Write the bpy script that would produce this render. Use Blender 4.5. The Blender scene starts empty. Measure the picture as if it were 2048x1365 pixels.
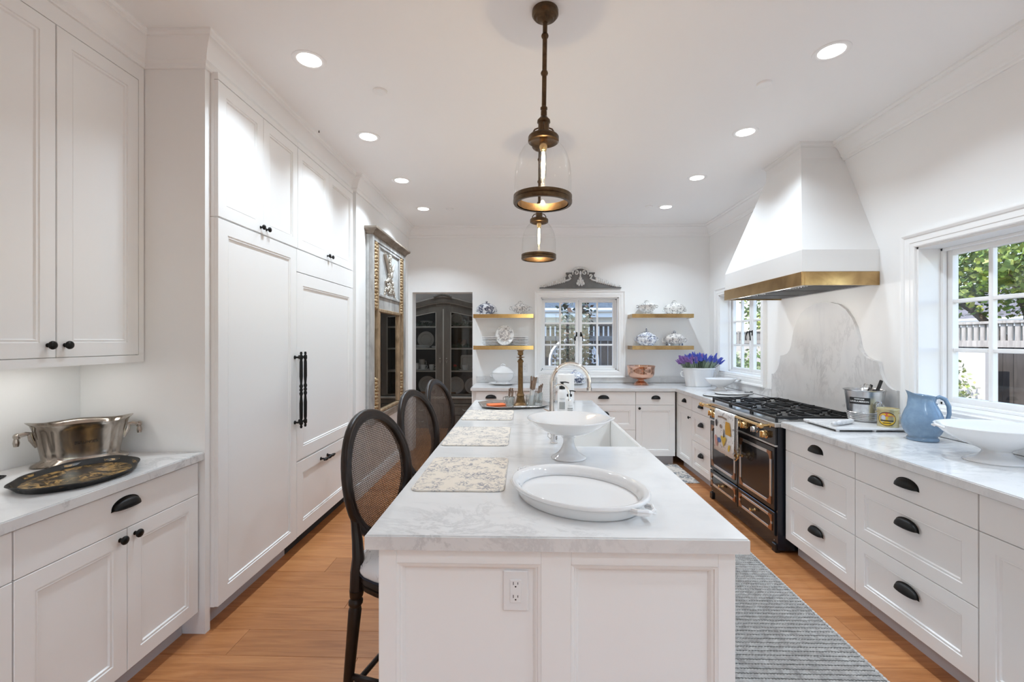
import bpy, bmesh, math, random
from mathutils import Vector, Matrix, Euler

# ------------------------------------------------------------------ camera, sky, sun, exposure
scene = bpy.context.scene
COL = scene.collection
PI = math.pi
YAW = math.atan(24 / 900.0)
cam_d = bpy.data.cameras.new('camera')
cam_d.sensor_width = 36.0
cam_d.lens = 900.0 / 2048 * 36.0
cam_d.shift_y = -1.5 / 2048
cam_d.clip_start = 0.05
cam = bpy.data.objects.new('camera', cam_d)
cam.location = (0, 0, 1.475)
cam.rotation_euler = (PI / 2, 0, YAW)
COL.objects.link(cam)
scene.camera = cam

world = bpy.data.worlds.new('sky')
scene.world = world
world.use_nodes = True
wn = world.node_tree
bgn = wn.nodes['Background']
sky = wn.nodes.new('ShaderNodeTexSky')
sky.sky_type = 'NISHITA'
sky.sun_disc = False
sky.sun_elevation = math.radians(48)
sky.sun_rotation = math.radians(-75)
sky.air_density = 1.0
sky.dust_density = 0.6
sky.ozone_density = 1.0
wn.links.new(sky.outputs[0], bgn.inputs['Color'])
bgn.inputs['Strength'].default_value = 0.50

sun_d = bpy.data.lights.new('sun', 'SUN')
sun_d.energy = 4.2
sun_d.angle = 0.012
sun_d.color = (1.0, 0.95, 0.86)
sun = bpy.data.objects.new('sun', sun_d)
sun.rotation_euler = Vector((0.62, 0.22, -0.80)).to_track_quat('-Z', 'Y').to_euler()
COL.objects.link(sun)

CAN_POWER = 6.0
PENDANT_POWER = 3.0
vs = scene.view_settings
vs.view_transform = 'Standard'
vs.look = 'None'
vs.exposure = 0.53
vs.gamma = 1.0
vs.use_curve_mapping = False
scene.cycles.max_bounces = 14
scene.cycles.diffuse_bounces = 9
scene.cycles.transparent_max_bounces = 24

# ------------------------------------------------------------------ materials
MATS = {}
def lin(r, g, b):
    def f(c):
        c /= 255.0
        return c / 12.92 if c <= 0.04045 else ((c + 0.055) / 1.055) ** 2.4
    return (f(r), f(g), f(b), 1.0)

class NT:
    """tiny node helper"""
    def __init__(s, name):
        s.m = bpy.data.materials.new(name)
        s.m.use_nodes = True
        s.t = s.m.node_tree
        s.b = s.t.nodes['Principled BSDF']
        s.out = s.t.nodes['Material Output']
    def n(s, kind, **kw):
        nd = s.t.nodes.new('ShaderNode' + kind)
        for k, v in kw.items():
            setattr(nd, k, v)
        return nd
    def l(s, a, b):
        s.t.links.new(a, b)
    def coords(s, scale=(1, 1, 1), kind='Object', rot=(0, 0, 0), loc=(0, 0, 0)):
        tc = s.n('TexCoord'); mp = s.n('Mapping')
        mp.inputs['Scale'].default_value = scale
        mp.inputs['Rotation'].default_value = rot
        mp.inputs['Location'].default_value = loc
        s.l(tc.outputs[kind], mp.inputs['Vector'])
        return mp.outputs['Vector']
    def noise(s, vec, scale, detail=4, rough=0.55, dist=0.0):
        nd = s.n('TexNoise')
        nd.inputs['Scale'].default_value = scale
        nd.inputs['Detail'].default_value = detail
        nd.inputs['Roughness'].default_value = rough
        nd.inputs['Distortion'].default_value = dist
        s.l(vec, nd.inputs['Vector'])
        return nd.outputs['Fac']
    def ramp(s, fac, stops, interp='LINEAR'):
        r = s.n('ValToRGB')
        r.color_ramp.interpolation = interp
        e = r.color_ramp.elements
        while len(e) < len(stops):
            e.new(0.5)
        for i, (p, c) in enumerate(stops):
            e[i].position = p
            e[i].color = c if len(c) == 4 else (*c, 1)
        s.l(fac, r.inputs['Fac'])
        return r.outputs['Color']
    def mix(s, fac, a, b, mode='MIX'):
        m = s.n('Mix', data_type='RGBA', blend_type=mode)
        for i, v in ((0, fac), (6, a), (7, b)):
            if hasattr(v, 'links'):
                s.l(v, m.inputs[i])
            else:
                m.inputs[i].default_value = v
        return m.outputs[2]
    def bump(s, h, strength=0.2, dist=0.002):
        b = s.n('Bump')
        b.inputs['Strength'].default_value = strength
        b.inputs['Distance'].default_value = dist
        s.l(h, b.inputs['Height'])
        s.l(b.outputs['Normal'], s.b.inputs['Normal'])
    def set(s, **kw):
        for k, v in kw.items():
            inp = s.b.inputs[k.replace('_', ' ')]
            if hasattr(v, 'links'):
                s.l(v, inp)
            else:
                inp.default_value = v
        return s

def plain(name, col, rough=0.5, metal=0.0, **kw):
    t = NT(name)
    c = col if len(col) == 4 else (*col, 1)
    t.set(Base_Color=c, Roughness=rough, Metallic=metal, **kw)
    MATS[name] = t.m
    return t
W4 = lambda v, w=0.0: (v, v - w * .5, v - w, 1)

plain('cabinet_white', (0.860, 0.860, 0.855, 1), .32)
plain('wall_white', (0.860, 0.860, 0.855, 1), .7)
plain('ceiling_white', (0.900, 0.900, 0.895, 1), .8)
plain('trim_white', (0.870, 0.870, 0.865, 1), .35)
plain('toe_grey', (.50, .48, .49, 1), .5)
plain('hood_white', (0.800, 0.800, 0.795, 1), .55)
plain('black_metal', (.006, .0055, .005, 1), .42, 0, Specular_IOR_Level=.28)
plain('range_black', (.008, .008, .010, 1), .12)
plain('range_navy', (.008, .010, .016, 1), .25)
plain('cast_iron', (.012, .012, .013, 1), .45, .2)
plain('steel', (.72, .71, .70, 1), .30, 1.0)
plain('steel_dark', (.10, .10, .105, 1), .35, 1.0)
plain('chrome', (.78, .74, .70, 1), .10, 1.0)
plain('silver', (.70, .69, .68, 1), .12, 1.0)
plain('gold_brass', (.80, .55, .26, 1), .18, 1.0)
plain('copper', (.66, .40, .29, 1), .09, 1.0)
plain('copper_aged', (.42, .23, .13, 1), .35, 1.0)
plain('porcelain', (.75, .75, .75, 1), .07, Coat_Weight=.4)
plain('porcelain_grey', (.62, .62, .62, 1), .2)
plain('plastic_white', (.80, .80, .80, 1), .35)
plain('plastic_black', (.012, .012, .012, 1), .4)
plain('dark_slot', (.02, .02, .02, 1), .8)
plain('paper_white', (.83, .82, .81, 1), .9)
plain('cord_black', (.01, .009, .009, 1), .5)
plain('fabric_navy', (.02, .022, .035, 1), .9)
plain('hutch_dark', (.035, .031, .027, 1), .6)
plain('orange_paper', (.80, .18, .05, 1), .7)
plain('rubber', (.02, .02, .02, 1), .7)
plain('sink_white', (.80, .80, .79, 1), .1, Coat_Weight=.3)
plain('gilt', (.42, .30, .17, 1), .45, .55)
plain('relief_silver', (.46, .42, .36, 1), .45, .35)
plain('soil', (.05, .035, .025, 1), .9)
plain('leaf_silver', (.28, .36, .27, 1), .7)
plain('leaf_dark', (.03, .055, .03, 1), .5)
plain('bark', (.10, .075, .055, 1), .9)
plain('trellis_white', (.62, .66, .72, 1), .6)
plain('house_white', (.62, .66, .70, 1), .6)
plain('house_wall', (.40, .43, .46, 1), .7)
plain('stucco_bright', (.62, .57, .53, 1), .8)
plain('magnolia_leaf', (.05, .07, .045, 1), .35)
plain('magnolia_rust', (.14, .085, .05, 1), .5)
plain('red_berry', (.35, .02, .015, 1), .5)

def m_marble():
    t = NT('marble')
    v = t.coords((1, 1.9, 1), rot=(0, 0, .25))
    cloud = t.noise(v, 2.2, 5, .6, .6)
    vein = t.noise(v, 2.6, 9, .70, .55)
    v2 = t.coords((1, 1, 1), loc=(3.1, 1.7, 0))
    sp = t.noise(v2, 9.0, 7, .65, .4)
    big = t.ramp(t.noise(v2, 1.6, 3, .5, .3), [(0, (0, 0, 0)), (.46, (0, 0, 0)), (.64, (1, 1, 1)), (1, (1, 1, 1))])
    veinm = t.ramp(vein, [(0.0, (0, 0, 0)), (.465, (0, 0, 0)), (.50, (.50, .50, .50)), (.535, (0, 0, 0)), (1, (0, 0, 0))])
    veinm = t.mix(1.0, veinm, big, 'MULTIPLY')
    spm = t.ramp(sp, [(0, (0, 0, 0)), (.67, (0, 0, 0)), (.74, (.6, .6, .6)), (1, (.9, .9, .9))])
    base = t.ramp(cloud, [(.28, (.635, .635, .64)), (.48, (.705, .702, .698)), (.72, (.745, .742, .737))])
    c = t.mix(veinm, base, (.40, .40, .41, 1))
    c = t.mix(spm, c, (.36, .36, .37, 1))
    t.set(Base_Color=c, Roughness=.13)
    t.b.inputs['Specular IOR Level'].default_value = .5
    MATS['marble'] = t.m
m_marble()

def m_wood():
    t = NT('oak_plank')
    oi = t.n('ObjectInfo')
    tc = t.n('TexCoord'); add = t.n('VectorMath', operation='ADD'); mul = t.n('VectorMath', operation='SCALE')
    comb = t.n('CombineXYZ')
    t.l(oi.outputs['Random'], comb.inputs[0]); t.l(oi.outputs['Random'], comb.inputs[1]); t.l(oi.outputs['Random'], comb.inputs[2])
    mul.inputs['Scale'].default_value = 37.0
    t.l(comb.outputs[0], mul.inputs[0])
    t.l(tc.outputs['Object'], add.inputs[0]); t.l(mul.outputs[0], add.inputs[1])
    mp = t.n('Mapping'); mp.inputs['Scale'].default_value = (1.2, 14, 4)
    t.l(add.outputs[0], mp.inputs[0])
    g = t.noise(mp.outputs[0], 2.0, 8, .62, .8)
    mp2 = t.n('Mapping'); mp2.inputs['Scale'].default_value = (2, 60, 10)
    t.l(add.outputs[0], mp2.inputs[0])
    g2 = t.noise(mp2.outputs[0], 3.0, 4, .6, .2)
    base = t.ramp(g, [(.25, lin(158, 100, 57)), (.5, lin(186, 126, 78)), (.78, lin(203, 146, 95))])
    fine = t.ramp(g2, [(.3, (.80, .78, .76)), (.6, (1, 1, 1))])
    c = t.mix(.7, base, fine, 'MULTIPLY')
    tone = t.ramp(oi.outputs['Random'], [(0, (.80, .76, .72)), (.5, (.96, .95, .94)), (1, (1.06, 1.05, 1.02))])
    c = t.mix(1.0, c, tone, 'MULTIPLY')
    t.set(Base_Color=c, Roughness=.38)
    t.bump(g2, .12, .0006)
    MATS['oak_plank'] = t.m
m_wood()
plain('subfloor', lin(96, 58, 34), .7)

def m_grain(name, c0, c1, scale, stretch, rough=.5, bump=.2, metal=0.0):
    t = NT(name)
    v = t.coords(stretch)
    g = t.noise(v, scale, 7, .62, .5)
    t.set(Base_Color=t.ramp(g, [(.3, c0), (.7, c1)]), Roughness=rough, Metallic=metal)
    if bump:
        t.bump(g, bump, .001)
    MATS[name] = t.m
    return t
m_grain('chair_wood', (.007, .0035, .0022), (.026, .014, .009), 14, (1, 1, .3), .36)
MATS['chair_wood'].node_tree.nodes['Principled BSDF'].inputs['Specular IOR Level'].default_value = .3
m_grain('cane', (.055, .034, .024), (.13, .085, .062), 30, (1, 1, 1), .5, 0)
m_grain('brass_aged', (.34, .215, .10), (.62, .42, .20), 5, (1, 1, 1), .24, 0, 1.0)
m_grain('brass_bright', (.55, .36, .14), (.80, .57, .27), 4, (1, 1, 1), .17, 0, 1.0)
m_grain('bronze', (.065, .040, .022), (.15, .095, .05), 24, (1, 1, 1), .38, .1, .85)
m_grain('candle_brass', (.11, .062, .026), (.25, .145, .058), 40, (1, 1, 1), .45, .2, .7)
m_grain('hutch_taupe', (.105, .094, .080), (.165, .148, .126), 9, (1, 1, .25), .55, .1)
m_grain('hutch_line', (.34, .32, .29), (.46, .44, .40), 9, (1, 1, .25), .55, .1)
m_grain('weathered_grey', (.22, .21, .20), (.50, .49, .47), 6, (1.5, 1.5, .5), .7, .25)
m_grain('weathered_panel', (.36, .37, .37), (.54, .54, .53), 10, (1, 1, 1), .7, .2)
m_grain('weathered_brown', (.13, .095, .065), (.36, .31, .26), 8, (.5, .5, 2), .65, .25)
m_grain('weathered_gilt', (.20, .135, .075), (.46, .33, .21), 18, (1, 1, .4), .5, .2, .3)
m_grain('pediment_grey', (.13, .13, .13), (.17, .17, .17), 12, (1, 1, 1), .7, 0)
m_grain('relief_white', (.50, .50, .49), (.80, .80, .79), 40, (1, 1, 1), .6, .1)
m_grain('fence_dark', (.035, .030, .028), (.095, .082, .074), 6, (4, 4, .4), .85, .2)
m_grain('fence_sunlit', (.22, .20, .18), (.44, .40, .36), 6, (4, 4, .4), .85, .2)  # paler than the boards: sunlit look of the fence top put into the colour
m_grain('fence_blue', (.07, .085, .10), (.14, .16, .18), 6, (1, 1, 4), .8, .2)
m_grain('roof_slate', (.035, .05, .065), (.10, .13, .155), 12, (1, 1, 1), .8, .2)
m_grain('roof_brown', (.09, .08, .085), (.20, .18, .18), 12, (1, 1, 1), .85, .2)
m_grain('ground', (.16, .13, .10), (.33, .28, .22), 5, (1, 1, 1), .95, 0)
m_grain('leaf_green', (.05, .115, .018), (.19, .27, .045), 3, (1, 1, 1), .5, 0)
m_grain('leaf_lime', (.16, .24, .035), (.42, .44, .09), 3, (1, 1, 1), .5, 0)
m_grain('shrub_pale', (.14, .20, .07), (.55, .56, .34), 6, (1, 1, 1), .6, 0)
m_grain('stripe_sill', (.7, .7, .7), (.8, .8, .8), 3, (1, 1, 1), .4, 0)
plain('rug_gap', (.14, .135, .13, 1), .95)
m_grain('rug_wool', (.22, .21, .20), (.44, .43, .415), 30, (1, 1, 1), .95, 0)
m_grain('rug_edge', (.36, .35, .34), (.62, .61, .60), 60, (1, 1, 1), .95, 0)
m_grain('wood_handle', (.10, .06, .04), (.34, .22, .15), 40, (1, 1, .3), .5, 0)
m_grain('pewter', (.17, .135, .105), (.58, .52, .46), 9, (1, 1, .35), .20, .12, 1.0)
m_grain('pewter_light', (.48, .46, .43), (.66, .64, .61), 9, (1, 1, 1), .35, 0, .6)
m_grain('zinc', (.45, .46, .47), (.78, .78, .78), 7, (1, 1, 1), .25, .05, 1.0)
m_grain('pitcher_blue', lin(112, 138, 164), lin(128, 154, 178), 30, (1, 1, 1), .18, .05)
m_grain('tin_yellow', (.55, .47, .24), (.72, .65, .42), 8, (1, 1, 1), .3, 0, .6)

def m_glass(name='window_glass', tint=(1, 1, 1, 1), gloss=.6, base=.04):
    """thin clear sheet: see-through, with reflection growing towards grazing angles"""
    t = NT(name)
    tr = t.n('BsdfTransparent'); gl = t.n('BsdfGlossy'); mx = t.n('MixShader'); lw = t.n('LayerWeight')
    pw = t.n('Math', operation='POWER'); ma = t.n('Math', operation='MULTIPLY_ADD')
    tr.inputs['Color'].default_value = tint
    gl.inputs['Roughness'].default_value = 0.02
    lw.inputs['Blend'].default_value = .5
    t.l(lw.outputs['Facing'], pw.inputs[0]); pw.inputs[1].default_value = 4.0
    t.l(pw.outputs[0], ma.inputs[0]); ma.inputs[1].default_value = gloss; ma.inputs[2].default_value = base
    t.l(ma.outputs[0], mx.inputs[0]); t.l(tr.outputs[0], mx.inputs[1]); t.l(gl.outputs[0], mx.inputs[2])
    t.l(mx.outputs[0], t.out.inputs['Surface'])
    MATS[name] = t.m
m_glass()
m_glass('pendant_glass', (.985, .985, .98, 1), .45, .03)
m_glass('tumbler_glass', (.90, .92, .92, 1), .7, .06)
m_glass('hutch_glass', (.88, .88, .87, 1), .4, .03)
plain('mirror_silvered', (.55, .54, .52, 1), .03, 1.0)

def m_emit(name, col, strength):
    t = NT(name)
    e = t.n('Emission')
    e.inputs['Color'].default_value = (*col, 1)
    e.inputs['Strength'].default_value = strength
    t.l(e.outputs[0], t.out.inputs['Surface'])
    MATS[name] = t.m
m_emit('lamp_lens', (1, .98, .95), 6.0)
m_emit('filament', (1.0, .72, .38), 22.0)
m_emit('hood_lamp', (1, .97, .92), 4.0)

def m_print(name, ground, ink, scale, lo, hi, rough=.15, dist=.6, stretch=(1, 1, 1), kind='noise', zband=None):
    """transfer-printed pattern: ink where a noise field passes a threshold"""
    t = NT(name)
    v = t.coords(stretch)
    a = t.noise(v, scale, 6, .7, dist)
    b = t.noise(v, scale * .33, 3, .5, .2)
    fine = t.ramp(a, [(0, (0, 0, 0)), (lo, (0, 0, 0)), (hi, (1, 1, 1)), (1, (1, 1, 1))])
    big = t.ramp(b, [(0, (0, 0, 0)), (.42, (0, 0, 0)), (.52, (1, 1, 1)), (1, (1, 1, 1))])
    m = t.mix(1.0, fine, big, 'MULTIPLY')
    if zband:
        tc = t.n('TexCoord'); sep = t.n('SeparateXYZ')
        t.l(tc.outputs['Object'], sep.inputs[0])
        mr = t.n('MapRange'); mr.inputs['From Min'].default_value = zband[0]; mr.inputs['From Max'].default_value = zband[1]
        t.l(sep.outputs['Z'], mr.inputs['Value'])
        zb = t.ramp(mr.outputs[0], zband[2])
        m = t.mix(1.0, m, zb, 'LIGHTEN')
    t.set(Base_Color=t.mix(m, ground, ink), Roughness=rough)
    MATS[name] = t.m
m_print('toile_linen', lin(218, 208, 194), lin(150, 147, 150), 42, .50, .54, .85, 1.6)
m_print('toile_mat2', lin(216, 208, 197), lin(158, 156, 158), 46, .49, .55, .85, 1.6)
m_print('toile_seat', (.72, .72, .74, 1), (.20, .21, .26, 1), 18, .55, .60, .85, 1.2)
m_print('transfer_blue', (.80, .81, .83, 1), (.06, .09, .20, 1), 85, .48, .53)
m_print('transfer_navy', (.74, .76, .80, 1), (.035, .045, .10, 1), 70, .40, .50)
m_print('transfer_grey', (.80, .79, .77, 1), (.09, .095, .11, 1), 85, .50, .55)
m_print('transfer_brown', (.72, .68, .64, 1), (.13, .12, .135, 1), 80, .47, .56)
m_print('transfer_pale', (.82, .82, .83, 1), (.30, .33, .42, 1), 70, .52, .58)
m_print('plate_edge', (.78, .78, .77, 1), (.30, .29, .28, 1), 40, .46, .56)
m_print('rug_floral', lin(214, 206, 198), lin(110, 118, 126), 22, .47, .55, .95, 1.0)
m_print('tray_tole', (.020, .015, .010, 1), (.42, .26, .09, 1), 24, .47, .56, .3, 1.6, (1, 1, 1))
m_print('towel_print', (.78, .77, .75, 1), (.30, .29, .30, 1), 34, .56, .60, .9, 1.2)

# ------------------------------------------------------------------ mesh helpers
class B:
    def __init__(s):
        s.bm = bmesh.new()
    def _cube(s, m, bev, seg=1):
        co = [m @ Vector((x, y, z)) for x in (-.5, .5) for y in (-.5, .5) for z in (-.5, .5)]
        fs = ((0, 1, 3, 2), (4, 6, 7, 5), (0, 4, 5, 1), (2, 3, 7, 6), (0, 2, 6, 4), (1, 5, 7, 3))
        if bev > 0:
            t = bmesh.new()
            vs = [t.verts.new(c) for c in co]
            for f in fs: t.faces.new([vs[i] for i in f])
            bmesh.ops.bevel(t, geom=list(t.edges), offset=bev, segments=seg, affect='EDGES', profile=.5)
            t.verts.index_update()
            vs = [s.bm.verts.new(v.co) for v in t.verts]
            for f in t.faces: s.bm.faces.new([vs[v.index] for v in f.verts])
            t.free()
        else:
            vs = [s.bm.verts.new(c) for c in co]
            for f in fs: s.bm.faces.new([vs[i] for i in f])
        return s
    def box(s, x0, x1, y0, y1, z0, z1, bev=0.0, seg=1):
        m = Matrix.Translation(((x0 + x1) / 2, (y0 + y1) / 2, (z0 + z1) / 2)) @ Matrix.Diagonal((abs(x1 - x0), abs(y1 - y0), abs(z1 - z0), 1))
        return s._cube(m, bev, seg)
    def obox(s, c, size, rot=(0, 0, 0), bev=0.0):
        """box at c with size, rotated by euler rot"""
        m = Matrix.Translation(c) @ Euler(rot).to_matrix().to_4x4() @ Matrix.Diagonal((*size, 1))
        return s._cube(m, bev)
    def grid(s, rows, closed_u=False, closed_v=False):
        """rows: list of lists of points"""
        vs = [[s.bm.verts.new(p) for p in r] for r in rows]
        nu, nv = len(vs), len(vs[0])
        for i in range(nu if closed_u else nu - 1):
            for j in range(nv if closed_v else nv - 1):
                a, b = vs[i][j], vs[i][(j + 1) % nv]
                c, d = vs[(i + 1) % nu][(j + 1) % nv], vs[(i + 1) % nu][j]
                try:
                    s.bm.faces.new((a, b, c, d))
                except ValueError:
                    pass
        return vs
    def cap(s, loop):
        try:
            s.bm.faces.new(loop)
        except ValueError:
            pass
    def lathe(s, prof, seg=28, c=(0, 0, 0), sx=1.0, sy=1.0, axis='z', shape=None, a0=0.0):
        """prof: [(r, z)...]; shape(angle, r, z) -> (x, y) multiplier optional"""
        rows = []
        for r, z in prof:
            row = []
            for k in range(seg):
                a = a0 + 2 * PI * k / seg
                q = shape(a) if shape else 1.0
                x, y = r * q * math.cos(a) * sx, r * q * math.sin(a) * sy
                if axis == 'z': p = (x, y, z)
                elif axis == '-y': p = (x, -z, y)
                elif axis == 'x': p = (z, x, y)
                else: p = (-z, x, y)
                row.append((p[0] + c[0], p[1] + c[1], p[2] + c[2]))
            rows.append(row)
        vs = s.grid(rows, closed_v=True)
        if prof[0][0] > 1e-6: s.cap(list(reversed(vs[0])))
        if prof[-1][0] > 1e-6: s.cap(vs[-1])
        return s
    def tube(s, path, r, seg=8, closed=False, flat=1.0, caps=True):
        path = [Vector(p) for p in path]
        n = len(path)
        rad = r if isinstance(r, (list, tuple)) else [r] * n
        rows = []
        prev = None
        for i, p in enumerate(path):
            if closed:
                t = path[(i + 1) % n] - path[i - 1]
            else:
                t = path[min(i + 1, n - 1)] - path[max(i - 1, 0)]
            if t.length < 1e-9: t = Vector((0, 0, 1))
            t.normalize()
            if prev is None:
                up = Vector((0, 0, 1)) if abs(t.z) < .9 else Vector((0, 1, 0))
                u = t.cross(up).normalized()
            else:
                u = (prev - t * prev.dot(t))
                u = u.normalized() if u.length > 1e-6 else t.orthogonal().normalized()
            prev = u
            w = t.cross(u)
            rows.append([tuple(p + (u * math.cos(2 * PI * k / seg) + w * math.sin(2 * PI * k / seg) * flat) * rad[i]) for k in range(seg)])
        vs = s.grid(rows, closed_u=closed, closed_v=True)
        if not closed and caps:
            s.cap(list(reversed(vs[0]))); s.cap(vs[-1])
        return s
    def prism(s, poly, lo, hi, axis='y'):
        """2D polygon extruded; axis y: poly is (x,z); x: poly is (y,z); z: poly is (x,y)"""
        def P(p, d):
            return {'y': (p[0], d, p[1]), 'x': (d, p[0], p[1]), 'z': (p[0], p[1], d)}[axis]
        a = [s.bm.verts.new(P(p, lo)) for p in poly]
        b = [s.bm.verts.new(P(p, hi)) for p in poly]
        n = len(poly)
        s.cap(a); s.cap(list(reversed(b)))
        for i in range(n):
            s.cap((a[i], b[i], b[(i + 1) % n], a[(i + 1) % n]))
        return s
    def sphere(s, c, r, seg=16, rings=10):
        r = r if isinstance(r, (tuple, list)) else (r, r, r)
        top = s.bm.verts.new((c[0], c[1], c[2] + r[2])); bot = s.bm.verts.new((c[0], c[1], c[2] - r[2]))
        rows = []
        for i in range(1, rings):
            p = PI * i / rings
            rows.append([s.bm.verts.new((c[0] + r[0] * math.sin(p) * math.cos(2 * PI * k / seg), c[1] + r[1] * math.sin(p) * math.sin(2 * PI * k / seg), c[2] + r[2] * math.cos(p))) for k in range(seg)])
        for k in range(seg):
            n = (k + 1) % seg
            s.bm.faces.new((top, rows[0][k], rows[0][n]))
            s.bm.faces.new((bot, rows[-1][n], rows[-1][k]))
            for i in range(len(rows) - 1):
                s.bm.faces.new((rows[i][k], rows[i + 1][k], rows[i + 1][n], rows[i][n]))
        return s
    def quad(s, a, b, c, d):
        s.cap([s.bm.verts.new(p) for p in (a, b, c, d)])
        return s
    def tri(s, *pts):
        s.cap([s.bm.verts.new(p) for p in pts])
        return s
    def mesh(s, name, mat, smooth=30.0, normals=True):
        if normals:
            bmesh.ops.recalc_face_normals(s.bm, faces=s.bm.faces)
        me = bpy.data.meshes.new(name)
        s.bm.to_mesh(me); s.bm.free()
        me.materials.append(MATS[mat])
        if smooth and len(me.polygons):
            me.shade_smooth()
            me.set_sharp_from_angle(angle=math.radians(smooth))
        return me

def put(name, me, parent=None, loc=(0, 0, 0), rot=(0, 0, 0), scale=None):
    o = bpy.data.objects.new(name, me)
    COL.objects.link(o)
    if parent is not None: o.parent = parent
    o.location = loc
    o.rotation_euler = rot
    if scale: o.scale = scale
    return o
def obj(name, b, mat, parent=None, loc=(0, 0, 0), rot=(0, 0, 0), smooth=30.0, label=None, normals=True):
    o = put(name, b.mesh(name, mat, smooth, normals), parent, loc, rot)
    if label: o['label'] = label
    return o
def tag(o, label, cat, group=None):
    o['label'] = label; o['category'] = cat
    if group: o['group'] = group
    return o
def thing(name, label, cat, loc=(0, 0, 0), rotz=0.0, group=None):
    o = put(name, None, None, loc, (0, 0, rotz))
    return tag(o, label, cat, group)
def struct(o):
    o['kind'] = 'structure'
    return o
def stuff(o):
    o['kind'] = 'stuff'
    return o
def copy_tree(o, parent=None):
    c = o.copy(); COL.objects.link(c); c.parent = parent
    for ch in list(o.children):
        copy_tree(ch, c)
    return c
def text_mesh(body, size, mat, extrude=.0006, name='lettering', bold=0.0):
    cu = bpy.data.curves.new('t', 'FONT')
    cu.body = body; cu.size = size; cu.extrude = extrude; cu.offset = bold
    cu.align_x = 'CENTER'; cu.align_y = 'CENTER'; cu.resolution_u = 2
    o = bpy.data.objects.new('t', cu); COL.objects.link(o)
    dg = bpy.context.evaluated_depsgraph_get()
    me = bpy.data.meshes.new_from_object(o.evaluated_get(dg))
    bpy.data.objects.remove(o); bpy.data.curves.remove(cu)
    me.name = name
    me.materials.clear(); me.materials.append(MATS[mat])
    return me
def arc(cx, cz, r, a0, a1, n, y=0.0):
    return [(cx + r * math.cos(a0 + (a1 - a0) * i / n), y, cz + r * math.sin(a0 + (a1 - a0) * i / n)) for i in range(n + 1)]
rnd = random.Random(7)
# ================================================================== THE SHELL
CEIL = 2.98
XL, XR, YB, YF = -1.545, 2.43, 5.97, -2.6      # far left wall, right wall, back wall, wall behind the camera
XLN = -2.244                                    # near left wall behind the cabinets
DOOR = (-1.49, -.685, 2.115)

# floor: subfloor slab with the planks on it
b = B(); b.box(-3.1, 2.63, YF - .1, 6.17, -.06, -.013); b.box(-3.1, -.35, 6.17, 8.15, -.06, -.013)
floor = struct(obj('floor', b, 'subfloor', smooth=0))
PW = .19
k0 = int(math.floor((YF - 2.26) / PW))
for k in range(k0, 31):
    y0 = 2.26 + k * PW
    y1 = min(y0 + PW, 8.1)
    xa, xb = (XLN, XR) if y0 < YB else (-3.0, -.45)
    x = xa - rnd.uniform(0, 1.6)
    while x < xb:
        L = rnd.uniform(1.5, 2.6)
        p0, p1 = max(x, xa), min(x + L, xb)
        if p1 - p0 > .06:
            w, d = p1 - p0 - .0012, y1 - y0 - .0012
            bb = B(); bb.box(-w / 2, w / 2, -d / 2, d / 2, -.012, 0, .0012)
            obj('plank', bb, 'oak_plank', floor, ((p0 + p1) / 2, (y0 + y1) / 2, 0), smooth=0)
        x += L

# ceiling
b = B(); b.box(-3.1, 2.63, YF - .1, 6.17, CEIL, CEIL + .1); b.box(-3.1, -.35, 6.17, 8.15, CEIL, CEIL + .1)
struct(obj('ceiling', b, 'ceiling_white', smooth=0))

def wall_y(name, y0, y1, x0, x1, holes, mat='wall_white'):
    """wall running along x between y0..y1 with rectangular holes (xa, xb, za, zb)"""
    b = B()
    xs = sorted({x0, x1, *[h[0] for h in holes], *[h[1] for h in holes]})
    for xa, xb in zip(xs, xs[1:]):
        hs = [h for h in holes if h[0] <= xa + 1e-6 and h[1] >= xb - 1e-6]
        z = 0.0
        for h in sorted(hs, key=lambda h: h[2]):
            if h[2] > z + 1e-4: b.box(xa, xb, y0, y1, z, h[2])
            z = h[3]
        if z < CEIL - 1e-4: b.box(xa, xb, y0, y1, z, CEIL)
    bmesh.ops.remove_doubles(b.bm, verts=b.bm.verts, dist=1e-4)
    return struct(obj(name, b, mat, smooth=0))
def wall_x(name, x0, x1, y0, y1, holes, mat='wall_white'):
    b = B()
    ys = sorted({y0, y1, *[h[0] for h in holes], *[h[1] for h in holes]})
    for ya, yb in zip(ys, ys[1:]):
        hs = [h for h in holes if h[0] <= ya + 1e-6 and h[1] >= yb - 1e-6]
        z = 0.0
        for h in sorted(hs, key=lambda h: h[2]):
            if h[2] > z + 1e-4: b.box(x0, x1, ya, yb, z, h[2])
            z = h[3]
        if z < CEIL - 1e-4: b.box(x0, x1, ya, yb, z, CEIL)
    bmesh.ops.remove_doubles(b.bm, verts=b.bm.verts, dist=1e-4)
    return struct(obj(name, b, mat, smooth=0))

WIN1 = (.225, 1.245, 1.07, 2.04)          # back window opening
WIN2 = (4.665, 5.662, 1.085, 2.03)        # far right window opening (y range)
WIN3 = (1.25, 2.85, 1.07, 2.05)           # near right window opening
wall_y('wall_back', YB, YB + .2, -3.0, XR + .2, [(DOOR[0], DOOR[1], 0, DOOR[2]), WIN1])
wall_x('wall_right', XR, XR + .2, YF, YB, [WIN2, WIN3])
wall_x('wall_left', XLN - .2, XLN, YF, 4.10, [])
wall_x('wall_left_far', XL - .12, XL, 4.10, YB, [])
b = B(); b.box(XLN, XL - .12, 4.10, 4.2, 0, CEIL)
struct(obj('wall_left_return', b, 'wall_white', smooth=0))
FILL_WIN = (-.1, 2.2, .30, 2.40)  # opening added behind the camera, unseen, to let in fill daylight
wall_y('wall_front', YF - .1, YF, XLN - .2, XR + .2, [FILL_WIN])
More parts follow.
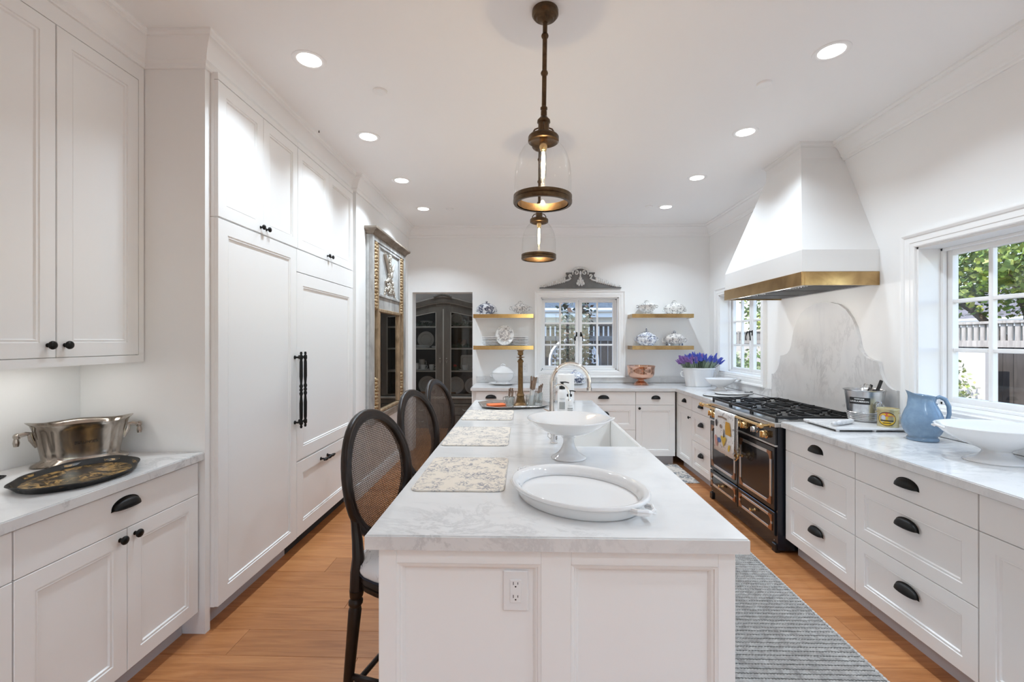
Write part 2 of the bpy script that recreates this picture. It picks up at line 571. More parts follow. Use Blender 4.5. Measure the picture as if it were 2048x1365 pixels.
# room beyond the doorway
wall_y('wall_dining_back', 8.05, 8.15, -3.0, -.35, [])
wall_x('wall_dining_left', -3.1, -3.0, YB, 8.15, [])
wall_x('wall_dining_right', -.45, -.35, YB + .2, 8.05, [])

# crown moulding: one run, mitred at every corner
CROWN = [(0, -.142), (.010, -.142), (.014, -.136), (.014, -.120), (.020, -.114), (.026, -.108), (.026, -.100),
         (.032, -.086), (.042, -.066), (.056, -.046), (.070, -.034), (.082, -.030), (.082, -.022), (.092, -.016),
         (.096, -.010), (.096, 0), (0, 0)]
def sweep_plan(b, path, prof, z0, closed=False):
    n = len(path)
    rows = []
    for i in range(n):
        p = Vector(path[i])
        d0 = (Vector(path[i]) - Vector(path[i - 1])).normalized() if i > 0 else None
        d1 = (Vector(path[i + 1]) - Vector(path[i])).normalized() if i < n - 1 else None
        d0 = d0 or d1; d1 = d1 or d0
        n0, n1 = Vector((d0.y, -d0.x)), Vector((d1.y, -d1.x))
        m = (n0 + n1)
        m = m / max(m.dot(n0), 1e-6) if m.length > 1e-6 else n0
        rows.append([(p.x + m.x * o, p.y + m.y * o, z0 + z) for o, z in prof])
    vs = b.grid(rows, closed_v=True)
    b.cap(vs[0]); b.cap(list(reversed(vs[-1])))
b = B()
sweep_plan(b, [(-1.91, YF), (-1.91, 2.216), (-1.60, 2.216), (-1.60, 4.095), (XL, 4.095), (XL, YB), (XR, YB), (XR, 3.985)], CROWN, CEIL)
struct(obj('trim_1', b, 'trim_white', smooth=25))
b = B()
sweep_plan(b, [(XR, 3.485), (XR, YF)], CROWN, CEIL)
struct(obj('trim_2', b, 'trim_white', smooth=25))

# baseboard on the far left wall
BASE = [(0, 0), (.018, 0), (.018, .11), (.012, .125), (.010, .135), (0, .14)]
b = B(); sweep_plan(b, [(XL, 4.095), (XL, YB)], BASE, 0)
struct(obj('baseboard_left', b, 'trim_white', smooth=25))
b = B(); sweep_plan(b, [(-.685, YB), (-.615, YB)], BASE, 0)
struct(obj('baseboard_back', b, 'trim_white', smooth=25))

# ------------------------------------------------------------------ windows
CASE = [(0, 0), (0, .014), (.006, .018), (.026, .018), (.030, .022), (.062, .022), (.066, .028), (.078, .034), (.086, .034), (.086, 0)]
def make_window(name, loc, rot, W, H, sashes, cols, rows, recess, handles, wall_t=.2):
    """local: opening 0..W along x, 0..H in z, room side at y = 0 looking towards +y outside"""
    w = put(name, None, None, loc, (0, 0, rot)); struct(w)
    # casing mitred round the opening
    b = B()
    ring = [(0, 0, -1, -1), (W, 0, 1, -1), (W, H, 1, 1), (0, H, -1, 1)]
    rws = []
    for x, z, sx, sz in ring:
        rws.append([(x + sx * o, -h, z + sz * o) for o, h in CASE])
    b.grid(rws, closed_u=True, closed_v=True)
    obj('casing', b, 'trim_white', w, smooth=25)
    # jamb liner with a stop bead
    b = B()
    t = .012
    for x0, x1, z0, z1 in ((0, t, 0, H), (W - t, W, 0, H), (0, W, H - t, H), (0, W, 0, t)):
        b.box(x0, x1, -.001, wall_t, z0, z1)
    for x0, x1, z0, z1 in ((t, t + .018, t, H - t), (W - t - .018, W - t, t, H - t), (t, W - t, H - t - .018, H - t), (t, W - t, t, t + .018)):
        b.box(x0, x1, recess - .03, recess - .004, z0, z1, .003)
    obj('jamb', b, 'trim_white', w, smooth=0)
    sw = (W - 2 * t) / sashes
    fr, mt = .045, .024
    for i in range(sashes):
        x0 = t + i * sw
        sash = None
        b = B()
        z0, z1 = t, H - t
        b.box(x0 + .002, x0 + fr, recess, recess + .04, z0, z1, .003)
        b.box(x0 + sw - fr, x0 + sw - .002, recess, recess + .04, z0, z1, .003)
        b.box(x0 + fr, x0 + sw - fr, recess, recess + .04, z1 - fr, z1, .003)
        b.box(x0 + fr, x0 + sw - fr, recess, recess + .04, z0, z0 + fr * 1.15, .003)
        sash = obj('sash', b, 'trim_white', w, smooth=0)
        gx0, gx1, gz0, gz1 = x0 + fr, x0 + sw - fr, z0 + fr * 1.15, z1 - fr
        cw = (gx1 - gx0 - (cols - 1) * mt) / cols
        ch = (gz1 - gz0 - (rows - 1) * mt) / rows
        for c in range(cols - 1):
            xm = gx0 + (c + 1) * cw + c * mt
            bb = B(); bb.box(xm, xm + mt, recess + .004, recess + .036, gz0, gz1, .004)
            obj('muntin', bb, 'trim_white', sash, smooth=0)
        for r in range(rows - 1):
            zm = gz0 + (r + 1) * ch + r * mt
            bb = B()
            for c in range(cols):
                xa = gx0 + c * (cw + mt)
                bb.box(xa, xa + cw, recess + .005, recess + .035, zm, zm + mt, .004)
            obj('muntin', bb, 'trim_white', sash, smooth=0)
        for c in range(cols):
            for r in range(rows):
                xa, za = gx0 + c * (cw + mt), gz0 + r * (ch + mt)
                bb = B(); bb.box(xa - .003, xa + cw + .003, recess + .018, recess + .021, za - .003, za + ch + .003)
                obj('pane', bb, 'window_glass', sash, smooth=0)
        for hx, side in handles:
            if x0 < hx < x0 + sw:
                bb = B()
                hz = H * .50
                bb.box(hx - .009, hx + .009, recess - .006, recess, hz - .03, hz + .03, .002)
                bb.tube([(hx, recess - .004, hz + .012), (hx, recess - .03, hz + .014), (hx + side * .008, recess - .036, hz - .01),
                         (hx + side * .022, recess - .036, hz - .05), (hx + side * .020, recess - .034, hz - .085)], [.007, .008, .007, .006, .007], 8)
                obj('latch_handle', bb, 'black_metal', sash, label='black curved casement latch handle')
    return w
W1 = WIN1[1] - WIN1[0]
w1 = make_window('window_1', (WIN1[0], YB, WIN1[2]), 0, W1, WIN1[3] - WIN1[2], 2, 2, 3, .10, [(W1 / 2 - .028, -1), (W1 / 2 + .028, 1)])
W2 = WIN2[1] - WIN2[0]
w2 = make_window('window_2', (XR, WIN2[1], WIN2[2]), -PI / 2, W2, WIN2[3] - WIN2[2], 2, 2, 3, .14, [(W2 / 2 - .028, -1), (W2 / 2 + .028, 1)])
W3 = WIN3[1] - WIN3[0]
w3 = make_window('window_3', (XR, WIN3[1], WIN3[2]), -PI / 2, W3, WIN3[3] - WIN3[2], 3, 2, 3, .16, [])

w_fill = make_window('fill_window', (FILL_WIN[1], YF, FILL_WIN[2]), PI, FILL_WIN[1] - FILL_WIN[0], FILL_WIN[3] - FILL_WIN[2], 3, 2, 4, .03, [], .1)  # unseen added window, there for its daylight fill

# ------------------------------------------------------------------ lights in the ceiling
def downlight(x, y, label, power=CAN_POWER):
    t = thing('downlight', label, 'light', (x, y, CEIL), 0, 'recessed downlights in the ceiling')
    b = B()
    b.lathe([(.062, -.001), (.066, -.004), (.080, -.005), (.086, -.003), (.087, 0), (.062, 0)], 40)
    obj('trim_ring', b, 'trim_white', t, smooth=40)
    b = B(); b.lathe([(0, -.0022), (.061, -.0022), (.061, -.0005), (0, -.0005)], 32)
    obj('lens', b, 'lamp_lens', t)
    ld = bpy.data.lights.new('downlight_lamp', 'AREA')
    ld.shape = 'DISK'; ld.size = .11; ld.spread = 2.2 if x > 0 else 2.05; ld.energy = power; ld.color = (.76, .888, 1.0)
    lo = bpy.data.objects.new('downlight_lamp', ld); COL.objects.link(lo); lo.parent = t; lo.location = (0, 0, -.006)
    return t
DL = 'round recessed downlight '
for j, y in enumerate((2.385, 3.297, 4.209, 5.121)):
    a = ('first', 'second', 'third', 'fourth')[3 - j]
    downlight(-1.152, y, DL + 'in the tall-cabinet row, %s from the back wall' % a, CAN_POWER * (.9, .95, 1.15, 1.45)[j])
    downlight(1.60, y, DL + 'in the cooker-wall row, %s from the back wall' % a, CAN_POWER * (1.05, .72, .72, 1.35)[j])
for x, y in ((1.60, 1.47), (1.60, .56), (1.60, -.35), (-1.152, -.35), (1.60, -1.26), (-1.152, -1.26)):  # added downlights out of view, there to carry the fill
    downlight(x, y, DL + 'added as unseen fill at the front end of the room')

downlight(-1.35, 6.75, DL + 'added to brighten the room beyond the doorway, before the hutch', 2.6)  # this and the next: unseen lamps added to lift the dark room beyond
downlight(-2.4, 6.75, DL + 'added to brighten the room beyond the doorway, towards its side wall', 2.6)
def ceiling_disc(x, y, r, label):
    b = B(); b.lathe([(0, -.012), (r * .9, -.012), (r, -.008), (r, 0), (0, 0)], 32)
    return tag(obj('sprinkler_cover', b, 'trim_white', None, (x, y, CEIL)), label, 'ceiling cover', 'flat round ceiling covers')
ceiling_disc(-.868, 2.69, .042, 'small flat white ceiling cover beside the second downlight above the tall cabinets')
ceiling_disc(1.408, 2.675, .042, 'small flat white ceiling cover near the range hood')
ceiling_disc(-.847, 5.125, .042, 'small flat white ceiling cover near the mirror corner of the back wall')
ceiling_disc(1.403, 5.09, .042, 'small flat white ceiling cover by the downlight nearest the lavender pot')
b = B(); b.lathe([(.003, 0), (.003, -.008), (.006, -.012), (0, -.013)], 8)
tag(obj('ceiling_hook', b, 'black_metal', None, (-1.47, 3.19, CEIL)), 'tiny dark hook screwed into the ceiling by the cabinet crown', 'hook')

# ------------------------------------------------------------------ outlets
def outlet(name, label, loc, rotz, w=.075, h=.118, gangs=1, kind='outlet'):
    t = thing(name, label, kind, loc, rotz)
    b = B(); b.box(-w / 2, w / 2, -.006, 0, -h / 2, h / 2, .003)
    obj('cover_plate', b, 'plastic_white', t)
    for g in range(gangs):
        cx = (g - (gangs - 1) / 2) * .046
        b = B(); b.box(cx - .0165, cx + .0165, -.0085, -.006, -.0335, .0335, .001)
        obj('socket_insert' if kind == 'outlet' else 'rocker', b, 'plastic_white', t)
        if kind == 'outlet':
            for sz in (-.019, .019):
                b = B()
                b.box(cx - .0075, cx - .0055, -.0088, -.0084, sz, sz + .009)
                b.box(cx + .0055, cx + .0075, -.0088, -.0084, sz + .001, sz + .008)
                b.lathe([(0, .0084), (.0024, .0084), (.0024, .0088), (0, .0088)], 10, (cx, 0, sz - .005), axis='-y')
                obj('slots', b, 'dark_slot', t)
    return t
outlet('switch_plate', 'white rocker light switch between mirror and doorway', (XL, 5.80, 1.06), PI / 2, .075, .118, 1, 'switch')
outlet('wall_outlet', 'white outlet on back wall behind the brass candlestick', (.012, YB, 1.11), 0)
outlet('wall_outlet', 'tall white outlet strip on the cooker wall beside the marble slab', (XR, 4.43, 1.055), -PI / 2, .085, .125, 1)
outlet('wall_outlet', 'white outlet on the wall behind the pewter wine cooler', (XLN, 1.66, 1.085), PI / 2, .075, .118, 1)
# ================================================================== CABINETS
def shaker(w, h, t=.02, stile=.062, flat=False):
    b = B()
    e = .0015
    if flat or w < 2.4 * stile or h < 2.4 * stile:
        b.box(0, w, 0, t, 0, h, e)
        return b
    rings = [(0, t), (0, e), (e, 0), (stile, 0), (stile + .002, .0045), (stile + .007, .0045), (stile + .009, .003), (stile + .012, .003), (stile + .016, .0095)]
    rows = [[(i, y, i), (w - i, y, i), (w - i, y, h - i), (i, y, h - i)] for i, y in rings]
    vs = b.grid(rows, closed_v=True)
    b.cap(vs[-1]); b.cap(list(reversed(vs[0])))
    return b
def cup_mesh(a=.061, c=.037, d=.028):
    b = B()
    N, Mq = 20, 7
    for k, s in ((0, 1.0), (1, .90)):
        rows = []
        for i in range(N + 1):
            th = PI * i / N
            row = []
            for j in range(Mq + 1):
                ph = PI / 2 * j / Mq
                row.append((a * s * math.cos(th), -.002 - d * s * math.sin(th) ** .7 * math.sin(ph), c * s * math.sin(th) ** .8 * math.cos(ph)))
            rows.append(row)
        b.grid(rows)
    # lower lip ring and back flange
    out = [(a * 1.07 * math.cos(PI * i / N), c * 1.13 * math.sin(PI * i / N) ** .85) for i in range(N + 1)]
    out = [(-a * 1.07, -.003)][:0] + out
    b.prism(out + [(-a * 1.10, -.004), (a * 1.10, -.004)], -.0025, 0)
    lip = [(a * .97 * math.cos(PI * i / N), -.002 - d * .97 * math.sin(PI * i / N) ** .7, 0) for i in range(N + 1)]
    b.tube(lip, .0022, 6)
    return b.mesh('cup_pull', 'black_metal', 50)
CUP = cup_mesh()
CUP_S = cup_mesh(.049, .035, .027)
def knob_mesh(r=.0155):
    b = B()
    b.lathe([(.0085, 0), (.0085, .002), (.005, .004), (.0045, .012), (.007, .015), (r * .9, .017), (r, .021), (r * .93, .0255), (r * .55, .029), (0, .030)], 20, axis='-y')
    return b.mesh('knob', 'black_metal', 50)
KNOB = knob_mesh()
KNOB_B = knob_mesh(.0175)

def front(parent, x0, x1, z0, z1, kind='door', hw=None, flat=False, g=.0016, stile=.062, yoff=-.02):
    """a door or drawer front, hw = list of (mesh, x, z) with x, z in unit space"""
    w, h = x1 - x0 - 2 * g, z1 - z0 - 2 * g
    o = obj(kind, shaker(w, h, .02, stile, flat), 'cabinet_white', parent, (x0 + g, yoff, z0 + g), smooth=0)
    for me, hx, hz in hw or []:
        put(me.name.split('.')[0], me, o, (hx - x0 - g, 0, hz - z0 - g))
    return o
def carcass(name, label, loc, rot, w, z1=.876, depth=.60, toe=.112, z0=None, cat='cabinet', group=None, toe_in=.065):
    t = thing(name, label, cat, loc, rot, group)
    zb = toe if z0 is None else z0
    b = B(); b.box(0, w, 0, depth, zb, z1)
    obj('body', b, 'cabinet_white', t, smooth=0)
    if z0 is None:
        b = B(); b.box(0, w, toe_in, toe_in + .015, 0, toe)
        obj('toe_kick', b, 'toe_grey', t, smooth=0)
    return t

# ---- right run: front faces at x = 1.795 (carcass at 1.815), local x runs towards the camera
XC = 1.815
RT = -PI / 2
def right_unit(label, ya, yb, **kw):           # ya far, yb near
    return carcass('base_cabinet', label, (XC, ya, 0), RT, ya - yb, depth=.60, **kw)
DR = ((.112, .413), (.413, .7215), (.7215, .868))
def drawer_stack(t, x0, x1, cup, dz=(.29, .595, .80)):
    for (a, c), hz in zip(DR, dz):
        front(t, x0, x1, a, c, 'drawer', [(cup, (x0 + x1) / 2, hz)], flat=c > .8)
uA = right_unit('white three-drawer base cabinet beside the black range', 3.139, 2.491)
drawer_stack(uA, 0, .648, CUP, (.287, .598, .787))
uB = right_unit('wide white three-drawer base cabinet under the blue pitcher', 2.489, 1.828)
drawer_stack(uB, 0, .661, CUP, (.290, .598, .787))
uC = right_unit('white base cabinet with drawer above pull-out door under the footed white bowl', 1.826, 1.20)
front(uC, 0, .626, .7215, .868, 'drawer', [(CUP, .275, .787)], flat=True)
front(uC, 0, .626, .112, .7215, 'door', [(CUP, .275, .595)])
# beyond the range
uD = right_unit('white corner cabinet with three narrow drawers between range and corner', 4.86, 4.30)
drawer_stack(uD, 0, .50, CUP_S, (.287, .598, .787))
b = B(); b.box(.50, .56, -.02, 0, .112, .868); obj('filler', b, 'cabinet_white', uD, smooth=0)
uE = right_unit('narrow white corner cabinet with one drawer above a knobbed door', 5.35, 4.862)
front(uE, .06, .486, .7215, .868, 'drawer', [(CUP_S, .273, .787)], flat=True)
front(uE, .06, .486, .112, .7215, 'door', [(KNOB, .44, .64)])
b = B(); b.box(0, .06, -.02, 0, .112, .868); obj('filler', b, 'cabinet_white', uE, smooth=0)

# ---- back run: front faces at y = 5.33, carcass 5.35
def back_unit(label, xa, xb):
    return carcass('base_cabinet', label, (xa, 5.35, 0), 0, xb - xa, depth=.61)
uF = back_unit('white base cabinet at the doorway end of the back counter', -.602, -.10)
b = B(); b.box(-.018, 0, -.02, .60, 0, .876); obj('end_panel', b, 'cabinet_white', uF, smooth=0)
front(uF, .03, .40, .7215, .868, 'drawer', [(CUP, .21, .787)], flat=True)
front(uF, .03, .40, .112, .7215, 'door', [(KNOB, .36, .66)])
b = B(); b.box(.40, .502, -.02, 0, .112, .868); obj('filler', b, 'cabinet_white', uF, smooth=0)
uG = back_unit('white three-drawer base cabinet behind the white wicker canister', -.098, .555)
for a, c, hz in ((.112, .416, .29), (.416, .712, .595), (.712, .868, .787)):
    front(uG, 0, .653, a, c, 'drawer', [(CUP, .33, hz)], flat=c > .8)
uH = back_unit('white three-drawer base cabinet below the back window', .557, 1.312)
for a, c, hz in ((.112, .416, .29), (.416, .712, .595), (.712, .868, .787)):
    front(uH, 0, .755, a, c, 'drawer', [(CUP, .38, hz)], flat=c > .8)
uI = back_unit('white base cabinet below the copper bowl with one knobbed door', 1.314, 1.775)
front(uI, 0, .461, .712, .868, 'drawer', [(CUP_S, .235, .787)], flat=True)
front(uI, 0, .461, .112, .712, 'door', [(KNOB, .04, .675)])

# ---- near left base run: front faces at x = -1.628, carcass -1.648, local x runs away from the camera
LT = PI / 2
XCL = -1.648
def left_unit(label, ya, yb, **kw):
    return carcass('base_cabinet', label, (XCL, ya, 0), LT, yb - ya, depth=.59, **kw)
uJ = left_unit('white base cabinet below the pewter wine cooler, one drawer over two doors', 1.393, 2.208)
front(uJ, 0, .815, .705, .866, 'drawer', [(CUP, .405, .797)], flat=True)
front(uJ, 0, .413, .114, .705, 'door', [(KNOB_B, .378, .668)])
front(uJ, .413, .815, .114, .705, 'door', [(KNOB_B, .448, .668)])
uK = left_unit('white base cabinet at the front end of the left counter', .55, 1.391)
front(uK, 0, .841, .705, .866, 'drawer', [(CUP, .42, .797)], flat=True)
front(uK, 0, .42, .114, .705, 'door', [(KNOB_B, .385, .668)])
front(uK, .42, .841, .114, .705, 'door', [(KNOB_B, .455, .668)])

# ---- wall cabinets on the left: face frame at x = -1.91
def wall_cab(label, ya, yb, doors, knobs):
    t = thing('wall_cabinet', label, 'cabinet', (-1.91, ya, 0), LT)
    w = yb - ya
    b = B(); b.box(0, w, .018, .334, 1.392, 2.85)
    obj('body', b, 'cabinet_white', t, smooth=0)
    b = B()
    zb, zt = 1.402, 2.768
    xs = [d[0] for d in doors] + [doors[-1][1]]
    b.box(0, xs[0], 0, .018, 1.367, 2.85)
    b.box(xs[-1], w, 0, .018, 1.367, 2.85)
    b.box(xs[0], xs[-1], 0, .018, 1.367, zb)
    b.box(xs[0], xs[-1], 0, .018, zt, 2.85)
    obj('face_frame', b, 'cabinet_white', t, smooth=0)
    for (x0, x1), kx in zip(doors, knobs):
        front(t, x0, x1, zb, zt, 'door', [(KNOB_B, kx, 1.455)], yoff=0, g=.0025, stile=.06)
    return t
wall_cab('tall white wall cabinet with two doors above the pewter wine cooler', 1.36, 2.212, [(.035, .4285), (.4285, .8225)], [.395, .462])
wall_cab('white wall cabinet at the front end of the left counter', .50, 1.358, [(.035, .43), (.43, .823)], [.395, .462])

for ya in (.62, 1.47):
    t = thing('strip_light', 'slim white strip light under the ' + ('wall cabinet above the wine cooler' if ya > 1 else 'wall cabinet at the front end'), 'light', (-2.06, ya, 1.391), 0)
    b = B(); b.box(-.02, .02, 0, .60, -.012, 0, .002); obj('housing', b, 'trim_white', t, smooth=0)
    b = B(); b.box(-.014, .014, .01, .59, -.0135, -.0122); obj('diffuser', b, 'hood_lamp', t, smooth=0)
    ld = bpy.data.lights.new('strip_lamp', 'AREA'); ld.shape = 'RECTANGLE'; ld.size = .028; ld.size_y = .58; ld.energy = .42; ld.color = (1, .97, .92)
    lo = bpy.data.objects.new('strip_lamp', ld); COL.objects.link(lo); lo.parent = t; lo.location = (0, .30, -.016)

# ---- tall cabinets: front faces at x = -1.60
XT = -1.58
def tall(name, label, ya, yb, za, zb, cat='cabinet', depth=.655):
    t = thing(name, label, cat, (XT, ya, 0), LT)
    b = B(); b.box(0, yb - ya, 0, depth, za, zb)
    obj('body', b, 'cabinet_white', t, smooth=0)
    return t
# end panel
b = B(); b.box(XLN + .001, -1.60, 2.216, 2.252, 0, 2.845)
tag(obj('end_panel', b, 'cabinet_white', smooth=0), 'tall plain white end panel of the fridge wall beside the left counter', 'cabinet panel')
tF = tall('freezer_column', 'tall white panelled freezer door left of the black bar handles', 2.254, 3.048, .112, 2.105, 'freezer')
front(tF, 0, .794, .112, 2.103, 'door', stile=.075)
b = B(); b.box(0, .794, .065, .08, 0, .112); obj('toe_kick', b, 'toe_grey', tF, smooth=0)
tR = tall('fridge_column', 'white panelled fridge door above one freezer drawer, right of the bar handles', 3.05, 4.066, .112, 2.105, 'fridge')
dr = front(tR, .0, 1.016, .64, 1.945, 'door', stile=.085)
fd = front(tR, .0, 1.016, .114, .632, 'drawer', stile=.085)
b = B(); b.box(0, 1.016, -.02, 0, 1.95, 2.103); obj('top_rail', b, 'cabinet_white', tR, smooth=0)
b = B(); b.box(0, 1.016, .065, .08, 0, .112); obj('toe_kick', b, 'dark_slot', tR, smooth=0)
tU = tall('over_cabinet', 'white two-door cabinet over the freezer door', 2.254, 3.063, 2.107, 2.845)
front(tU, 0, .402, 2.109, 2.808, 'door', [(KNOB, .372, 2.145)])
front(tU, .402, .809, 2.109, 2.808, 'door', [(KNOB, .432, 2.145)])
b = B(); b.box(0, .809, -.02, 0, 2.81, 2.845); obj('frieze', b, 'cabinet_white', tU, smooth=0)
tV = tall('over_cabinet', 'white two-door cabinet over the fridge door', 3.065, 4.066, 2.107, 2.845)
front(tV, 0, .497, 2.109, 2.808, 'door', [(KNOB, .467, 2.145)])
front(tV, .497, 1.001, 2.109, 2.808, 'door', [(KNOB, .527, 2.145)])
b = B(); b.box(0, 1.001, -.02, 0, 2.81, 2.845); obj('frieze', b, 'cabinet_white', tV, smooth=0)
b = B(); b.box(XLN + .001, -1.60, 4.068, 4.098, 0, 2.845)
tag(obj('end_panel', b, 'cabinet_white', smooth=0), 'narrow white end panel of the fridge wall beside the mirror wall', 'cabinet panel')

# turned bar handles
def bar_handle(L, post_in, r=.0085):
    b = B()
    h = L / 2
    prof = [(0, -h), (.006, -h), (.009, -h + .012), (.006, -h + .02), (.012, -h + .028), (.012, -h + .048), (.008, -h + .054), (r * 1.25, -h + .07),
            (r * 1.35, -h * .35), (.0075, -h * .16), (.0125, -h * .10), (.008, -h * .04), (.0125, 0), (.008, h * .04), (.0125, h * .10), (.0075, h * .16),
            (r * 1.35, h * .35), (r * 1.25, h - .07), (.008, h - .054), (.012, h - .048), (.012, h - .028), (.006, h - .02), (.009, h - .012), (.006, h), (0, h)]
    b.lathe(prof, 14, (0, -.045, 0))
    for s in (-1, 1):
        b.lathe([(.013, 0), (.013, .004), (.007, .008), (.006, .045)], 12, (0, 0, s * (h - .038)), axis='-y')
    return b.mesh('bar_handle', 'black_metal', 50)
BAR = bar_handle(.52, .04)
put('bar_handle', BAR, tF.children[1], (.794 - .028, 0, 1.135 - .112))
put('bar_handle', BAR, dr, (.028, 0, 1.135 - .64))
SHORT = bar_handle(.19, .03, .007)
put('bar_handle', SHORT, fd, (.42, 0, .45), (0, PI / 2, 0))

# ================================================================== WORKTOPS
CT0, CT = .876, .914
def slab(name, label, polys, z0=CT0, z1=CT, cat='worktop', mat='marble', holes=None):
    b = B()
    for p in polys:
        b.prism(p, z0, z1, 'z')
    bmesh.ops.remove_doubles(b.bm, verts=b.bm.verts, dist=1e-5)
    bmesh.ops.recalc_face_normals(b.bm, faces=b.bm.faces)
    es = [e for e in b.bm.edges if len(e.link_faces) == 2 and e.calc_face_angle(0) > .5 and max(v.co.z for v in e.verts) > z1 - .001 and min(v.co.z for v in e.verts) > z1 - .001]
    bmesh.ops.bevel(b.bm, geom=es, offset=.004, segments=2, affect='EDGES')
    return tag(obj(name, b, mat, smooth=40), label, cat)
slab('worktop', 'white marble worktop with grey veins along the window wall, under the blue pitcher', [[(1.768, 1.19), (XR - .022, 1.19), (XR - .022, 3.145), (1.768, 3.145)]])
slab('worktop', 'L-shaped white marble worktop running below the back window into the corner',
     [[(-.632, 5.305), (1.768, 5.305), (1.768, 4.285), (XR - .022, 4.285), (XR - .022, YB - .022), (-.632, YB - .022)]])
slab('worktop', 'white marble worktop under the pewter wine cooler and black tole tray', [[(XLN + .001, .54), (-1.603, .54), (-1.603, 2.214), (XLN + .001, 2.214)]])
# upstands
b = B(); b.box(-.632, XR - .022, YB - .02, YB - .001, CT + .001, 1.0, .002)
b2 = tag(obj('upstand', b, 'marble', smooth=0), 'low marble upstand along the back wall under the window', 'backsplash')
b = B(); b.box(XR - .02, XR - .001, 4.452, YB - .024, CT + .001, 1.0, .002)
tag(obj('upstand', b, 'marble', smooth=0), 'low marble upstand on the cooker wall below the corner window', 'backsplash')
b = B(); b.box(XR - .02, XR - .001, 1.19, 2.97, CT + .001, .985, .002)
tag(obj('upstand', b, 'marble', smooth=0), 'low marble upstand under the big window behind the footed bowl', 'backsplash')
# shaped marble slab behind the range
half = [(.735, .914), (.735, 1.148), (.70, 1.152), (.665, 1.170), (.63, 1.205), (.605, 1.25), (.592, 1.30), (.586, 1.33), (.53, 1.337), (.475, 1.355),
        (.44, 1.385), (.415, 1.43), (.398, 1.50), (.375, 1.57), (.335, 1.64), (.275, 1.705), (.20, 1.75), (.10, 1.774), (0, 1.78)]
YC = 3.71
poly = [(YC - y, z) for y, z in half] + [(YC + y, z) for y, z in reversed(half[:-1])]
b = B(); b.prism(poly, XR - .022, XR - .001, 'x')
tag(obj('marble_backsplash', b, 'marble', smooth=30), 'tall shaped marble slab with rounded top on the wall behind the range', 'backsplash')

# ================================================================== ISLAND
IX0, IX1, IY0, IY1 = -.459, .636, 1.283, 4.212
SK = (.235, .64, 2.39, 3.235)                       # sink cutout
slab('worktop', 'thick white marble slab on the island with placemats and sink', [
    [(IX0, IY0), (IX1, IY0), (IX1, SK[2]), (SK[0], SK[2]), (SK[0], SK[3]), (IX1, SK[3]), (IX1, IY1), (IX0, IY1)]], CT0 - .004, CT)
isl = thing('kitchen_island', 'white panelled island body below the marble slab', 'island', (0, 0, 0))
b = B()
b.box(-.10, .58, 1.345, 2.385, .0, .871)
b.box(-.10, .22, 2.385, 3.24, .0, .871); b.box(.22, .58, 2.385, 3.24, 0, .63)
b.box(-.10, .58, 3.24, 4.15, .0, .871)
obj('body', b, 'cabinet_white', isl, smooth=0)
# end panel towards the camera: framed with two recessed panels
def framed_end(y, flip):
    b = B()
    d = 1 if not flip else -1
    x0, x1 = -.424, .604
    ya, yb = sorted((y, y + d * .02))
    yp = y + d * .02
    b.box(x0, x1, min(yp, yp + d * .03), max(yp, yp + d * .03), 0, .871)
    for a, c in ((x0, -.372), (.049, .136), (.555, x1)):
        b.box(a, c, ya, yb, 0, .871, .0015)
    for a, c in ((-.372, .049), (.136, .555)):
        b.box(a, c, ya, yb, .826, .871, .0015); b.box(a, c, ya, yb, 0, .15, .0015)
    obj('end_panel', b, 'cabinet_white', isl, smooth=0)
    for a, c in ((-.372, .049), (.136, .555)):
        bb = B()
        prof = [(0, 0), (.004, .002), (.008, .003), (.010, .009), (.015, .010), (.022, .018), (.022, .021), (0, .021)]
        ring = [(a, .15, 1, 1), (c, .15, -1, 1), (c, .826, -1, -1), (a, .826, 1, -1)]
        bb.grid([[(x + sx * o, y + d * h, z + sz * o) for o, h in prof] for x, z, sx, sz in ring], closed_u=True, closed_v=True)
        obj('panel_moulding', bb, 'cabinet_white', isl, smooth=0)
framed_end(1.302, False)
framed_end(4.190, True)
for ya, yb in ((1.352, 1.40), (4.09, 4.14)):
    b = B(); b.box(-.424, -.40, ya, yb, 0, .871); obj('side_stile', b, 'cabinet_white', isl, smooth=0)
b = B(); b.box(-.424, .604, 1.294, 1.302, 0, .12, .003); obj('base_moulding', b, 'cabinet_white', isl, smooth=0)
# doors on the cooker side of the island
for i, (ya, yb) in enumerate(((1.36, 1.87), (1.87, 2.38), (3.25, 3.70), (3.70, 4.14))):
    o = obj('door', shaker(yb - ya - .004, .75, .02), 'cabinet_white', isl, (.60, ya + .002, .115), (0, 0, PI / 2), smooth=0)
    put('knob', KNOB, o, (.04 if i % 2 else yb - ya - .044, 0, .69))
outlet('island_outlet', 'white double outlet on the front panel of the island', (-.0245, 1.322, .741), 0)

# farmhouse sink
t = thing('farmhouse_sink', 'white fireclay apron sink set into the island edge', 'sink', (0, 0, 0))
b = B()
x0, x1, y0, y1 = SK[0] + .003, .634, SK[2] + .003, SK[3] - .003
zt, zb, wt = .908, .655, .02
b.box(x0, x0 + wt, y0, y1, zb, zt, .004); b.box(x1 - wt, x1, y0, y1, zb - .015, zt, .005)
b.box(x0 + wt, x1 - wt, y0, y0 + wt, zb, zt, .004); b.box(x0 + wt, x1 - wt, y1 - wt, y1, zb, zt, .004)
b.box(x0 + wt, x1 - wt, y0 + wt, y1 - wt, zb, zb + .02)
obj('basin', b, 'sink_white', t, smooth=0)
b = B(); b.lathe([(0, .002), (.035, .003), (.042, .001), (.042, 0), (0, 0)], 24, ((x0 + x1) / 2, (y0 + y1) / 2, zb + .02))
obj('drain', b, 'chrome', t)
